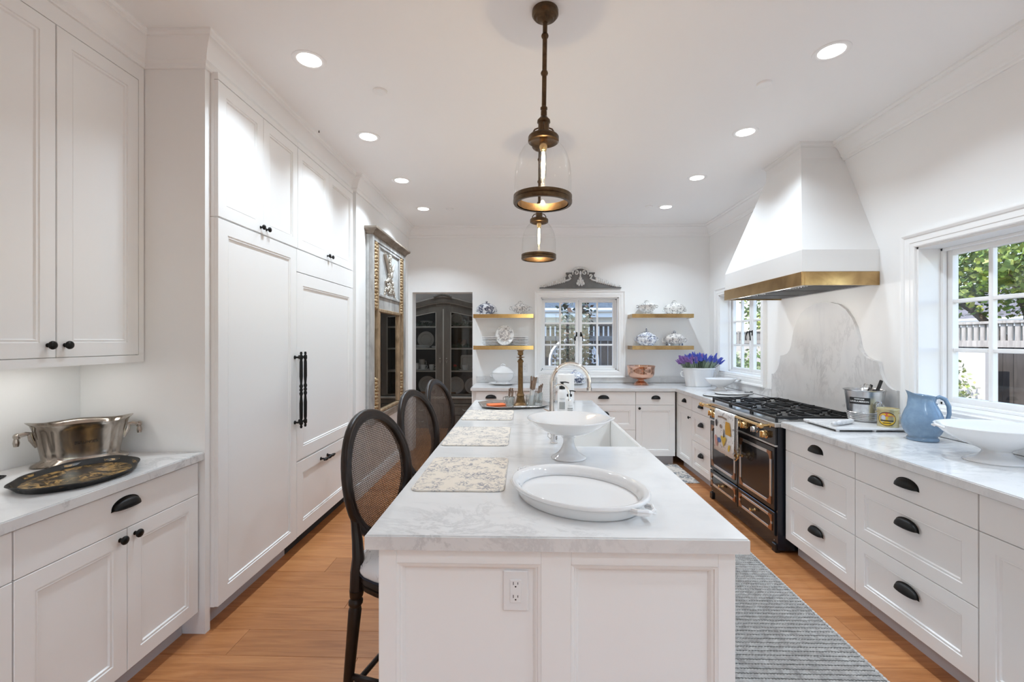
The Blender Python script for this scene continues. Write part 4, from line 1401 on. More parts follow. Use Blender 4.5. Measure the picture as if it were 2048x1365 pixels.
tureen('tureen', 'white oval tureen with grey flowers and pointed handles, upper shelf by the window', (-.045, SYs, SZ1 + .001),
       [(0, .002), (.062, .002), (.065, .008), (.055, .016), (.09, .040), (.112, .07), (.118, .098), (.0, .098)], [(.120, .099), (.112, .108), (.08, .124), (.05, .140), (.018, .150)], 'transfer_grey', sy=.72, handles=.022, finial='loop', group=TG, hz=.8)
tureen('tureen', 'footed round tureen with dense grey flowers on the upper corner shelf', (1.584, SYs, SZ1 + .001),
       [(0, .002), (.058, .002), (.06, .008), (.036, .022), (.06, .036), (.098, .064), (.112, .10), (.122, .118), (.0, .116)], [(.104, .118), (.098, .128), (.066, .142), (.05, .146), (.016, .156)], 'transfer_grey', sy=.9, handles=.014, group=TG, finial='loop', hz=.85)
tureen('tureen', 'squat oval tureen with brown-grey sprays at the wall end of the upper corner shelf', (1.935, SYs, SZ1 + .001),
       [(0, .002), (.085, .002), (.088, .012), (.12, .035), (.135, .07), (.126, .094), (.0, .095)], [(.124, .096), (.112, .112), (.075, .136), (.04, .15), (.018, .155)], 'transfer_grey', 'transfer_grey', sy=.72, handles=.014, group=TG, finial='loop')
tureen('tureen', 'round white tureen with blue flowers and tall finial on the lower corner shelf', (1.577, SYs, SZ2 + .001),
       [(0, .002), (.085, .002), (.09, .012), (.086, .018), (.118, .045), (.13, .08), (.124, .11), (.118, .118), (.0, .118)], [(.122, .119), (.12, .126), (.085, .15), (.045, .172), (.02, .186)], 'transfer_blue', 'transfer_blue', sy=.9, handles=.018, finial='tall', group=TG, hz=.7)
tureen('tureen', 'footed oval tureen with mauve-brown print and dark ball finial, lower corner shelf', (1.935, SYs, SZ2 + .001),
       [(0, .028), (.06, .024), (.10, .04), (.125, .068), (.133, .084), (.13, .09), (0, .09)], [(.128, .091), (.125, .105), (.10, .132), (.06, .154), (.02, .162)], 'transfer_brown', sy=.72, handles=.022, finial='ball', finmat='transfer_navy', feet=True, group=TG, hz=.75)
tureen('tureen', 'plain white ribbed tureen on its saucer at the doorway end of the back counter', (-.265, 5.66, CT + .001),
       [(0, .004), (.085, .004), (.088, .014), (.078, .03), (.11, .052), (.134, .09), (.138, .12), (.13, .138), (0, .138)], [(.140, .139), (.138, .148), (.115, .172), (.07, .205), (.035, .218), (.024, .226)], 'porcelain', sy=.8, handles=.022, saucer=.178, finial='loop', fl=flute(28, .006), hz=.8)
tureen('tureen', 'blue transfer-printed covered dish on a stand below the back window', (.652, 5.72, CT + .001),
       [(0, .004), (.08, .004), (.086, .012), (.080, .03), (.108, .055), (.112, .072), (0, .072)], [(.118, .073), (.116, .082), (.09, .115), (.05, .142), (.03, .15)], 'transfer_navy', 'transfer_blue', sy=.8, handles=.012, saucer=.135, finial='loop')

# plate stacks and leaning oval platter
def plate(name, label, loc, r, mat='porcelain', sy=1.0, group=None, rot=(0, 0, 0), cat='plate', h=.018):
    b = B(); b.lathe([(0, .003), (r * .6, .0), (r * .62, .002), (r * .72, .004), (r * .96, h * .42), (r, h * .55), (r, h - .001), (r * .985, h), (r * .70, .0085), (r * .6, .006), (0, .006)], 40, sy=sy)
    return tag(obj(name, b, mat, None, loc, rot, smooth=40), label, cat, group)
for i in range(6):
    plate('dinner_plate', 'white dinner plate in the plate stack at the doorway end of the lower shelf', (-.425, YB - .128, SZ2 + .001 + i * .0195), .118 if i else .108, 'porcelain', sy=1, group='plates stacked at the doorway end of the shelf', h=.0165)
for i in range(6):
    plate('dinner_plate', 'white dinner plate in the plate stack at the window end of the lower shelf', (-.060, YB - .128, SZ2 + .001 + i * .0195), .118 if i else .108, 'porcelain', sy=1, group='plates stacked at the window end of the shelf', h=.0165)
t = thing('oval_platter', 'oval cream platter with brown floral border leaning before the plate stacks', 'platter', (-.247, YB - .215, SZ2 + .002))
t.rotation_euler = (-.22, 0, 0)
b = B(); b.lathe([(0, .004), (.075, .004), (.082, .010), (.118, .016), (.120, .012), (.085, .004), (.078, 0), (0, 0)], 40, (0, 0, .132), sy=1.10, axis='-y'); obj('body', b, 'plate_edge', t, smooth=40)
b = B(); b.lathe([(0, .0046), (.072, .0046), (.072, .003), (0, .003)], 32, (0, 0, .132), sy=1.10, axis='-y'); obj('well', b, 'transfer_brown', t, smooth=40)

# copper punch bowl
t = thing('punch_bowl', 'polished copper footed punch bowl on the back counter', 'bowl', (1.470, 5.70, CT + .001))
b = B(); b.lathe(smooth_prof([(0, .012), (.03, .012), (.085, .002), (.09, .0), (.092, .008), (.086, .014), (.078, .018), (.080, .026), (.05, .044), (.036, .058), (.045, .068), (.10, .078), (.145, .105), (.163, .15), (.166, .205), (.174, .234), (.176, .238), (.170, .238), (.160, .20), (.155, .15), (.135, .11), (.06, .085), (0, .082)], 3), 44)
obj('bowl', b, 'copper', t, smooth=60)

# lavender planter
t = thing('lavender_planter', 'white oval planter of blue-violet lavender in the counter corner', 'plant pot', (2.125, 5.545, CT + .001))
b = B(); b.lathe([(0, .004), (.145, .004), (.150, 0), (.154, .006), (.150, .014), (.190, .205), (.198, .208), (.200, .222), (.192, .226), (.182, .222), (.178, .19), (0, .19)], 44, sy=.62)
pot = obj('pot', b, 'porcelain', t, smooth=40)
for s in (-1, 1):
    b = B(); b.tube([(s * .178, 0, .185), (s * .205, 0, .175), (s * .212, 0, .15), (s * .196, 0, .118), (s * .168, 0, .112)], .007, 8); obj('handle', b, 'porcelain', t)
b = B(); b.lathe([(0, .0), (.174, .0), (.174, .004), (0, .004)], 24, (0, 0, .19), sy=.62); obj('soil', b, 'soil', t)
pr = random.Random(11)
g = B(); f1 = B(); f2 = B(); st = B()
for i in range(520):
    a = pr.uniform(0, 2 * PI); q = math.sqrt(pr.random())
    x, y = .165 * q * math.cos(a), .098 * q * math.sin(a)
    h = pr.uniform(.10, .15); dx, dy = x * .35 + pr.uniform(-.02, .02), y * .5 + pr.uniform(-.02, .02)
    w = .0035
    c, s_ = math.cos(a * 3), math.sin(a * 3)
    g.quad((x - w * c, y - w * s_, .19), (x + w * c, y + w * s_, .19), (x + dx * .6 + w * .8 * c, y + dy * .6 + w * .8 * s_, .19 + h * .7), (x + dx, y + dy, .19 + h))
for i in range(120):
    a = pr.uniform(0, 2 * PI); q = math.sqrt(pr.random())
    x, y = .16 * q * math.cos(a), .095 * q * math.sin(a)
    lx, ly = x * .85 + pr.uniform(-.03, .03), y * .6 + pr.uniform(-.02, .02)
    hh = pr.uniform(.165, .225) * (1 - .30 * abs(x) / .16) + (.045 if i % 17 == 0 and y < -.02 else 0)
    tip = Vector((x + lx, y + ly, .19 + hh)); base = Vector((x, y, .19))
    d = (tip - base).normalized()
    st.tube([tuple(base), tuple(tip - d * .05)], .0012, 4)
    F = f2 if (x < -.05 + pr.uniform(-.05, .05)) else f1
    L = pr.uniform(.045, .07)
    for k in range(7):
        p = tip - d * (L * (1 - k / 6.0))
        r = .0105 * (1 - .55 * (k / 6.0))
        for m in range(4):
            an = m * PI / 2 + k * .8
            o = Vector((math.cos(an), math.sin(an), .3)) * r
            F.sphere(tuple(p + o), (r * .62, r * .62, r * .8), 5, 4)
stuff(obj('grass_foliage', g, 'leaf_silver', t, smooth=0, normals=False))
stuff(obj('stems', st, 'leaf_dark', t))
plain('lavender_blue', (.08, .11, .50, 1), .7); plain('lavender_violet', (.25, .13, .38, 1), .7)
stuff(obj('blue_flowers', f1, 'lavender_blue', t, smooth=60))
stuff(obj('violet_flowers', f2, 'lavender_violet', t, smooth=60))

# shallow white dish with handles in the corner
def dish(name, label, loc, rot, a, bb, h, cat='dish', hand=True, mat='porcelain', wall=.012):
    t = thing(name, label, cat, loc, rot)
    b = B(); b.lathe(smooth_prof([(0, .003), (.55, .002), (.60, 0), (.66, .012), (.86, h * .5), (.985, h * .86), (1.0, h), (.985, h + .004), (.95, h - .002), (.84, h * .5), (.66, .016), (0, .012)], 3), 56, sx=a, sy=bb)
    obj('dish', b, mat, t, smooth=60)
    if hand:
        for s in (-1, 1):
            b = B(); x0 = a * .97
            b.tube([(s * x0, -.035, h - .004), (s * (x0 + .02), -.034, h - .004), (s * (x0 + .034), -.012, h - .006), (s * (x0 + .034), .012, h - .006), (s * (x0 + .02), .034, h - .004), (s * x0, .035, h - .004)], .0065, 8)
            obj('handle', b, mat, t)
    return t
t = thing('footed_dish', 'white oval footed dish with shell handle in the counter corner', 'dish', (2.19, 5.08, CT + .001), 0)
b = B(); b.lathe(smooth_prof([(0, .01), (.05, .006), (.068, 0), (.07, .004), (.05, .02), (.042, .035), (.06, .05), (.12, .078), (.165, .12), (.172, .128), (.166, .130), (.118, .09), (.06, .062), (0, .058)], 3), 44, sy=.72); obj('bowl', b, 'porcelain', t, smooth=60)
b = B(); b.prism([(.15, -.03), (.19, -.042), (.222, -.02), (.222, .02), (.19, .042), (.15, .03)], .122, .131, 'z'); obj('handle', b, 'porcelain', t)

# two white oval boards beside the hob
def oval_board(label, loc, rot, a, c, h, mat='porcelain', rim=True):
    t = thing('serving_board', label, 'board', loc, rot)
    b = B(); b.lathe([(0, 0), (.94, 0), (.99, h * .4), (1, h * .7), (.985, h), (0, h)], 48, sx=a, sy=c); obj('board', b, mat, t, smooth=40)
    if rim:
        b = B(); b.tube([(a * 1.0 * math.cos(2 * PI * k / 40), c * 1.0 * math.sin(2 * PI * k / 40), h * .18) for k in range(40)], .0025, 6, True); obj('dark_rim', b, 'dark_slot', t)
    return t
oval_board('large white oval board at the back corner of the hob', (2.045, 4.62, CT + .0035), .35, .24, .17, .012)
t = oval_board('smaller white oval board with black cord loop on the larger one', (2.13, 4.62, CT + .0185), .15, .195, .12, .013)
b = B(); b.tube([(.10, -.02, .0165), (.15, -.03, .0165), (.19, -.02, .0165), (.20, 0, .0155), (.19, .02, .0165)], .003, 6); obj('cord_loop', b, 'dark_slot', t)

# ================================================================== RIGHT WORKTOP PROPS
# marble board
t = thing('marble_board', 'square white marble pastry board beside the range', 'board', (2.095, 2.96, CT))
b = B()
b.box(-.19, .30, -.165, .165, .012, .026, .003); obj('slab', b, 'marble', t, smooth=0)
for x, y in ((-.17, -.145), (.28, -.145), (.05, -.145), (-.17, .145), (.28, .145)):
    b = B(); b.lathe([(0, 0), (.01, 0), (.01, .012), (0, .012)], 10, (x, y, .0005)); obj('foot', b, 'plastic_white', t)
# marble pin on board
t = thing('rolling_pin', 'stubby white marble pin lying on the pastry board', 'rolling pin', (2.02, 2.90, .9405 + .0165), .5)
b = B(); b.lathe(smooth_prof([(0, -.125), (.010, -.123), (.013, -.105), (.010, -.085), (.012, -.06), (.016, -.04), (.0165, .06), (.014, .095), (0, .10)], 3), 18, axis='x'); obj('pin', b, 'marble', t, smooth=60)
# silver bucket
BK = (2.265, 3.055, .9405)
t = thing('utensil_bucket', 'polished silver bucket with black name plate, holding whisk and tools', 'bucket', BK)
prof = [(0, .006), (.078, .0), (.084, .002), (.086, .008)]
for k in range(5):
    z = .010 + k * .011
    prof += [(.092 + k * .0012, z + .002), (.094 + k * .0012, z + .0055), (.090 + k * .0012, z + .009)]
prof += [(.096, .07), (.110, .20), (.118, .204), (.120, .209), (.114, .209), (.106, .198), (.092, .07), (.08, .015), (0, .012)]
b = B(); b.lathe(prof, 44); obj('bucket', b, 'zinc', t, smooth=40)
def on_round(par, R, ang, z, w, h, mat, name, thick=.0015, bend=True, lab=None, wob=None):
    b = B(); N = 10
    rows = []
    for i in range(N + 1):
        a = ang + (i / N - .5) * w / R
        rr_ = R if not callable(R) else R(z)
        rows.append([((rr_ + q) * math.cos(a), (rr_ + q) * math.sin(a), zz) for q, zz in ((.0, z), (thick, z), (thick, z + h), (0, z + h))])
    vs = b.grid(rows, closed_v=True); b.cap(vs[0]); b.cap(vs[-1])
    return obj(name, b, mat, par, smooth=20)
A0 = math.atan2(-BK[1], -BK[0] + 0.05)
pl_ = on_round(t, .1075, A0 - .28, .118, .115, .042, 'plastic_black', 'name_plate')
def curved_text(par, body, size, R, ang, z, mat, name='lettering', slope=0.0):
    me = text_mesh(body, size, mat, .0004, name, .0004)
    for v in me.vertices:
        x, y, d = v.co
        a = ang + x / R
        r = R + d
        v.co = (r * math.cos(a), r * math.sin(a), z + y)
    return put(name, me, par)
plain('ink_white', (.75, .75, .74, 1), .6)
curved_text(t, 'CHAMPAGNE', .009, .1092, A0 - .28, .151, 'ink_white')
curved_text(t, 'LOUR.A.MERSON', .0135, .1092, A0 - .28, .135, 'ink_white')
for s, a in ((0, A0 + .75), (1, A0 + PI + .75)):
    b = B(); cx, cy = .112 * math.cos(a), .112 * math.sin(a)
    ring = [(cx + .026 * math.cos(q) * -math.sin(a) + .004 * math.cos(a), cy + .026 * math.cos(q) * math.cos(a) + .004 * math.sin(a), .105 + .028 * math.sin(q)) for q in [2 * PI * k / 20 for k in range(20)]]
    b.tube(ring, .003, 7, True)
    b.lathe([(.008, .127), (.011, .132), (.008, .14), (0, .142)], 10, (cx, cy, 0)); obj('ring_handle', b, 'silver', t)
def whisk(loc, lean):
    t = thing('whisk', 'wire balloon whisk standing in the silver bucket', 'whisk', loc); t.rotation_euler = lean
    for k in range(5):
        a = k * PI / 5
        b = B(); b.tube([(.004 * math.cos(a), .004 * math.sin(a), .10), (.018 * math.cos(a), .018 * math.sin(a), .15), (.030 * math.cos(a), .030 * math.sin(a), .195), (.026 * math.cos(a), .026 * math.sin(a), .222), (0, 0, .236),
                        (-.026 * math.cos(a), -.026 * math.sin(a), .222), (-.030 * math.cos(a), -.030 * math.sin(a), .195), (-.018 * math.cos(a), -.018 * math.sin(a), .15), (-.004 * math.cos(a), -.004 * math.sin(a), .10)], .0013, 5); obj('wire', b, 'chrome', t)
    b = B(); b.lathe([(0, .0), (.007, .002), (.006, .10), (0, .104)], 10); obj('grip', b, 'steel', t)
whisk((BK[0] + .01, BK[1], BK[2] + .013), (.05, -.06, 0))
def tool(label, loc, lean, L, w=.011, d=.006, hole=False):
    t = thing('kitchen_tool', label, 'utensil', loc); t.rotation_euler = lean
    b = B(); b.box(-w, w, -d, d, L - .10, L, .004); obj('handle', b, 'plastic_black', t)
    b = B(); b.box(-w * .5, w * .5, -d * .5, d * .5, .0, L - .099); obj('shank', b, 'steel', t)
tool('black-handled kitchen tool leaning over the rim of the silver bucket', (BK[0] - .01, BK[1] - .03, BK[2] + .0135), (0, .36, 0), .275)
tool('second black-handled kitchen tool in the silver bucket, lower than its neighbour', (BK[0] - .01, BK[1] + .035, BK[2] + .0135), (0, .40, .15), .240)
# tin
TN = (2.265, 2.862, .9405)
t = thing('mustard_tin', 'small gold tin with yellow oval label in front of the silver bucket', 'tin', TN)
b = B(); b.lathe([(0, 0), (.053, 0), (.0545, .002), (.053, .005), (.0535, .10), (.056, .102), (.057, .108), (.055, .112), (.050, .112), (.049, .106), (.0, .106)], 40); obj('can', b, 'tin_yellow', t, smooth=40)
A1 = math.atan2(-TN[1], -TN[0]) - .12
def oval_on(par, R, ang, z, w, h, mat, name, cut=(-1, 1)):
    b = B(); N = 24
    c0 = b.bm.verts.new((R * math.cos(ang), R * math.sin(ang), z + (cut[0] + cut[1]) / 2 * h))
    vs = []
    for k in range(N):
        q = 2 * PI * k / N
        yy = max(cut[0], min(cut[1], math.sin(q)))
        xx = math.cos(q)
        a = ang + xx * w / R
        vs.append(b.bm.verts.new((R * math.cos(a), R * math.sin(a), z + yy * h)))
    for k in range(N):
        b.cap((c0, vs[k], vs[(k + 1) % N]))
    return obj(name, b, mat, par, smooth=60)
plain('label_yellow', (.72, .46, .03, 1), .5); plain('label_red', (.55, .10, .06, 1), .5); plain('label_ink', (.03, .02, .02, 1), .5); plain('label_pale', (.55, .58, .66, 1), .5)
oval_on(t, .0541, A1, .050, .048, .043, 'label_ink', 'label_border')
oval_on(t, .0545, A1, .050, .044, .039, 'label_yellow', 'label_field')
oval_on(t, .0548, A1, .050, .044, .039, 'label_red', 'label_red_band', (.42, 1))
oval_on(t, .0550, A1 - .30, .058, .011, .014, 'label_pale', 'label_emblem')
on_round(t, .0548, A1, .036, .066, .007, 'label_ink', 'label_text_band', .0004)
on_round(t, .0548, A1, .022, .040, .004, 'label_ink', 'label_text_line', .0004)
for s in (-1, 1):
    b = B(); a = A1 + s * 1.35
    b.lathe([(.009, 0), (.009, .003), (.004, .005), (0, .006)], 10, (.053 * math.cos(a), .053 * math.sin(a), .086)); obj('bail_lug', b, 'tin_yellow', t)
b = B(); b.tube([(.056 * math.cos(A1 - 1.35 + k * 2.7 / 12) * 1.03, .056 * math.sin(A1 - 1.35 + k * 2.7 / 12) * 1.03, .088 + .022 * math.sin(PI * k / 12) * -0.2) for k in range(13)][:4], .0015, 5); obj('bail_wire', b, 'gold_brass', t)
# second silver cylinder behind the tin
# blue pitcher
PX = (2.235, 2.585, CT + .001)
t = thing('blue_pitcher', 'slate-blue glazed stoneware pitcher with curled handle on the window worktop', 'pitcher', PX, math.radians(150))
t.scale = (.80, .80, .94)
prof = smooth_prof([(0, .008), (.062, .0), (.084, .0), (.088, .012), (.080, .024), (.098, .045), (.115, .085), (.116, .12), (.102, .165), (.082, .205), (.068, .235), (.066, .25)], 4)
def spout(a, z):
    f = max(0.0, min(1.0, (z - .20) / .06))
    c = max(0, math.cos(a))
    return 1 + f * .30 * c ** 6, f * .026 * c ** 3 - f * .008 * max(0, -math.cos(a))
b = B(); rows = []
top = [(.066, .25), (.068, .262), (.072, .270)]
for r, z in prof + top:
    row = []
    for k in range(40):
        a = 2 * PI * k / 40; m, dz = spout(a, z)
        row.append((r * m * math.cos(a), r * m * math.sin(a), z + dz))
    rows.append(row)
for r, z in ((.068, .268), (.062, .25), (.064, .22), (.08, .17), (.0, .10)):
    row = []
    for k in range(40):
        a = 2 * PI * k / 40; m, dz = spout(a, z)
        row.append((r * m * math.cos(a), r * m * math.sin(a), z + dz))
    rows.append(row)
b.grid(rows, closed_v=True); obj('body', b, 'pitcher_blue', t, smooth=70)
b = B(); pth = [(-.062, 0, .225), (-.066, 0, .252), (-.088, 0, .262), (-.118, 0, .248), (-.136, 0, .21), (-.138, 0, .165), (-.128, 0, .125), (-.112, 0, .098), (-.104, 0, .085)]
b.tube(pth, [.008, .010, .012, .013, .013, .012, .012, .011, .010], 10, flat=1.35); b.tube([(-.066, 0, .232), (-.056, 0, .226), (-.058, 0, .212), (-.07, 0, .21), (-.076, 0, .222)], .006, 8); obj('handle', b, 'pitcher_blue', t, smooth=70)
# footed bowl
t = thing('footed_bowl', 'large white oval footed bowl under the big window', 'bowl', (2.19, 2.145, CT + .001), math.radians(-6))
t.scale = (1, 1, .95)
b = B(); b.lathe(smooth_prof([(0, .012), (.06, .010), (.118, .0), (.124, .003), (.11, .012), (.070, .028), (.055, .045), (.062, .058), (.12, .085), (.19, .125), (.222, .158), (.232, .168), (.228, .172), (.212, .164), (.17, .13), (.10, .098), (0, .085)], 3), 64, sx=1.0, sy=.80); obj('bowl', b, 'porcelain', t, smooth=60)
b = B(); b.tube([(-.238, -.03, .162), (-.252, -.02, .168), (-.254, 0, .171), (-.252, .02, .168), (-.238, .03, .162)], .006, 8); obj('handle', b, 'porcelain', t)

# ================================================================== ISLAND PROPS
def mat_poly(w, d, r=.028, n=6):
    pts = []
    for cx, cy, a0 in ((w - r, d - r, 0), (-w + r, d - r, PI / 2), (-w + r, -d + r, PI), (w - r, -d + r, 1.5 * PI)):
        for k in range(n + 1):
            a = a0 + PI / 2 * k / n
            pts.append((cx + r * math.cos(a), cy + r * math.sin(a)))
    return pts
def placemat(label, loc, w, d, mat):
    t = thing('placemat', label, 'placemat', loc, 0, 'toile placemats on the island')
    b = B(); b.prism(mat_poly(w, d), 0, .005, 'z'); obj('cloth', b, mat, t, smooth=0)
    b = B(); b.tube([(x, y, .003) for x, y in mat_poly(w, d)], .0035, 6, True); obj('binding', b, 'toile_mat2', t)
placemat('cream and grey toile placemat beside the oval platter', (-.248, 1.89, CT + .0005), .172, .232, 'toile_linen')
placemat('cream and grey toile placemat in the middle of the row of three', (-.265, 2.625, CT + .0005), .178, .248, 'toile_mat2')
placemat('cream and grey toile placemat in front of the silver tray', (-.262, 3.36, CT + .0005), .180, .215, 'toile_mat2')
# oval platter
t = thing('oval_dish', 'large glossy white oval dish with rope handles on the near end of the island', 'platter', (.190, 1.605, CT + .001), math.radians(-49))
b = B(); b.lathe(smooth_prof([(0, .004), (.80, .003), (.86, 0), (.89, .008), (.94, .034), (.985, .040), (1.0, .046), (.985, .054), (.95, .053), (.90, .046), (.84, .022), (.78, .015), (0, .014)], 3), 72, sx=.266, sy=.212); obj('dish', b, 'porcelain', t, smooth=60)
for s in (-1, 1):
    b = B()
    for o in (-.004, .005):
        b.tube([(s * .252, -.040, .036 + o), (s * .278, -.038, .038 + o), (s * .300, -.016, .036 + o), (s * .302, .014, .036 - o), (s * .278, .038, .038 - o), (s * .252, .040, .036 - o)], .0058, 8)
    obj('rope_handle', b, 'porcelain', t)
# tall compote
t = thing('tall_compote', 'tall white pedestal compote beside the island sink', 'compote', (.213, 2.155, CT + .001))
b = B(); b.lathe(smooth_prof([(0, .010), (.04, .008), (.080, 0), (.083, .004), (.070, .012), (.048, .028), (.033, .052), (.026, .076), (.030, .096), (.060, .112), (.105, .126), (.150, .150), (.190, .180), (.198, .188), (.194, .192), (.178, .184), (.12, .160), (.06, .146), (0, .140)], 3), 60); obj('bowl', b, 'porcelain', t, smooth=60)
b = B(); b.tube([(.192, -.022, .180), (.208, -.016, .186), (.214, 0, .188), (.208, .016, .186), (.192, .022, .180)], .006, 8); obj('handle', b, 'porcelain', t)
# little grater / shaker
t = thing('silver_shaker', 'tiny silver shaker with ring handle standing on the island', 'shaker', (.163, 2.46, CT + .001), .3)
b = B(); b.lathe([(0, 0), (.020, 0), (.021, .003), (.018, .006), (.018, .050), (.020, .052), (.020, .055), (.015, .058), (0, .059)], 22); obj('body', b, 'silver', t, smooth=40)
b = B(); b.tube([(-.018, 0, .050), (-.034, 0, .056), (-.036, 0, .036), (-.020, 0, .022)], .0022, 6); obj('ring_handle', b, 'silver', t)
for q, zz in ((-1.2, .034), (-1.2, .024), (-.8, .034), (-.8, .024)):
    b = B(); b.sphere((.0178 * math.cos(q), .0178 * math.sin(q), zz), .003, 6, 4); obj('hole', b, 'dark_slot', t)

# silver tray with its load
TC = (-.085, 3.855, CT + .001)
t = thing('silver_tray', 'octagonal silver tray with candlestick and glasses at the far end of the island', 'tray', TC, math.radians(12))
def octo(k, w=.295, d=.225, c=.12):
    return [(x * k, y * k) for x, y in ((w - c, -d), (w, -d + c * .8), (w, d - c * .8), (w - c, d), (-w + c, d), (-w, d - c * .8), (-w, -d + c * .8), (-w + c, -d))]
b = B()
rows = [[(x, y, z) for x, y in octo(k)] for k, z in ((.80, .0), (.86, .002), (.97, .018), (1.0, .020), (.995, .023), (.965, .021), (.86, .0065), (.80, .005))]
vs = b.grid(rows, closed_v=True); b.cap(vs[0]); b.cap(vs[-1]); obj('tray', b, 'silver', t, smooth=0)
b = B(); b.tube([(-.055, .230, .022), (-.05, .255, .040), (0, .262, .046), (.05, .255, .040), (.055, .230, .022)], .005, 8); obj('handle', b, 'silver', t)
b = B(); b.tube([(-.055, -.230, .022), (-.05, -.255, .030), (0, -.262, .034), (.05, -.255, .030), (.055, -.230, .022)], .004, 8); obj('handle', b, 'silver', t)
TZ = CT + .0075
# candlestick
t = thing('candlestick', 'tall tarnished brass column candlestick on the silver tray', 'candlestick', (-.030, 3.83, TZ))
b = B(); b.lathe(smooth_prof([(0, 0), (.056, 0), (.058, .006), (.050, .014), (.040, .024), (.034, .05), (.030, .075), (.034, .085), (.026, .10), (.024, .112)], 2), 24, shape=flute(8, .06)); obj('base', b, 'candle_brass', t, smooth=40)
b = B(); b.lathe([(.024, .11), (.021, .118), (.0195, .36), (.022, .366), (.026, .37), (.026, .378), (.020, .382)], 24, shape=flute(12, .035)); obj('column', b, 'candle_brass', t, smooth=40)
b = B(); b.lathe([(.020, .380), (.022, .386), (.012, .395), (.010, .402), (.034, .408), (.036, .411), (.012, .414), (.010, .422), (.022, .428), (.024, .445), (.020, .455), (.030, .466), (.032, .47), (.012, .47), (.012, .455), (0, .455)], 24); obj('candle_cup', b, 'candle_brass', t, smooth=40)
# tumblers and cutlery
def tumbler(label, x, y, r, h, n):
    t = thing('glass_tumbler', label, 'glass', (x, y, TZ), 0, 'cut glass tumblers on the tray')
    b = B(); b.lathe([(0, 0), (r * .9, 0), (r * .92, .004), (r, h), (r * .93, h), (r * .84, .014), (0, .012)], 28, shape=flute(14, .02)); obj('tumbler', b, 'tumbler_glass', t, smooth=20)
    return t
tumbler('short cut-glass tumbler of little spoons beside the orange napkins', -.118, 3.735, .040, .088, 0)
tumbler('cut-glass tumbler with tall wooden-handled knives beside the candlestick', .055, 3.755, .043, .098, 0)
tumbler('cut-glass tumbler at the tap end of the silver tray', .120, 3.865, .040, .105, 0)
cr = random.Random(5)
def knife(label, x, y, L, lean, az, group, mat='wood_handle'):
    t = thing('table_knife', label, 'cutlery', (x, y, TZ + .016), 0, group)
    t.rotation_euler = (lean * math.sin(az), lean * math.cos(az), az)
    b = B(); b.box(-.004, .004, -.001, .001, 0, L * .55); obj('blade', b, 'steel', t, smooth=0)
    b = B(); b.lathe([(.003, L * .54), (.0055, L * .58), (.005, L * .75), (.0075, L * .97), (0, L)], 8, sy=.6); obj('handle', b, mat, t)
for k in range(9):
    a = k * 2 * PI / 9
    knife('wooden-handled knife standing in the tall cutlery tumbler', .055 + .013 * math.cos(a), 3.755 + .013 * math.sin(a), cr.uniform(.205, .245), .12 + .06 * math.sin(a * 2), cr.uniform(-.4, .6), 'knives in the tall cutlery tumbler')
for k in range(6):
    a = k * 2 * PI / 6
    knife('small brown-handled spoon standing in the short tumbler', -.118 + .016 * math.cos(a), 3.735 + .016 * math.sin(a), cr.uniform(.115, .150), .10, cr.uniform(-.5, .9), 'spoons in the short tumbler')
for k in range(3):
    knife('brown-handled knife standing in the tumbler next to the tap', .120 + .012 * (k - 1), 3.865, .15 + .01 * k, .16, PI - .3 * k, 'knives in the tumbler next to the tap')
b = B(); b.box(-.075, .075, -.055, .055, 0, .008, .002)
tag(obj('paper_napkins', b, 'orange_paper', None, (-.235, 3.845, TZ), (0, 0, .35)), 'bright orange folded napkins on the silver tray', 'napkins')
# soap bottles
def bottle(label, loc, r, h, mat, pump, lab_mat=None):
    t = thing('soap_bottle', label, 'bottle', loc, 0, 'pump bottles at the sink')
    b = B(); b.lathe([(0, 0), (r * .95, 0), (r, .004), (r, h * .72), (r * .92, h * .80), (r * .55, h * .88), (r * .45, h * .9), (0, h * .9)], 28); obj('bottle', b, mat, t, smooth=50)
    b = B(); b.lathe([(r * .62, h * .885), (r * .62, h * .99), (r * .32, h * 1.0), (r * .30, h * 1.12), (r * .5, h * 1.13), (r * .5, h * 1.16), (0, h * 1.17)], 16)
    b.tube([(0, 0, h * 1.145), (r * .7, -.004, h * 1.15), (r * 1.45, -.01, h * 1.12)], [.005, .0045, .004], 8); obj('pump', b, 'plastic_black', t)
    return t
plain('bottle_label', (.36, .37, .36, 1), .6)
t = bottle('larger white pump bottle with green-grey print between the taps', (.296, 3.50, CT + .001), .036, .205, 'plastic_white', 1)
on_round(t, .0362, -PI / 2 - .1, .03, .045, .055, 'bottle_label', 'label')
on_round(t, .0364, -PI / 2 - .1, .108, .04, .003, 'bottle_label', 'label_line')
t = bottle('smaller white pump bottle with grey label at the sink', (.338, 3.36, CT + .001), .031, .160, 'plastic_white', 1)
on_round(t, .0312, -PI / 2 + .1, .02, .04, .025, 'bottle_label', 'label'); on_round(t, .0312, -PI / 2 + .1, .05, .04, .010, 'bottle_label', 'label'); on_round(t, .0312, -PI / 2 + .1, .075, .03, .002, 'bottle_label', 'label_line')
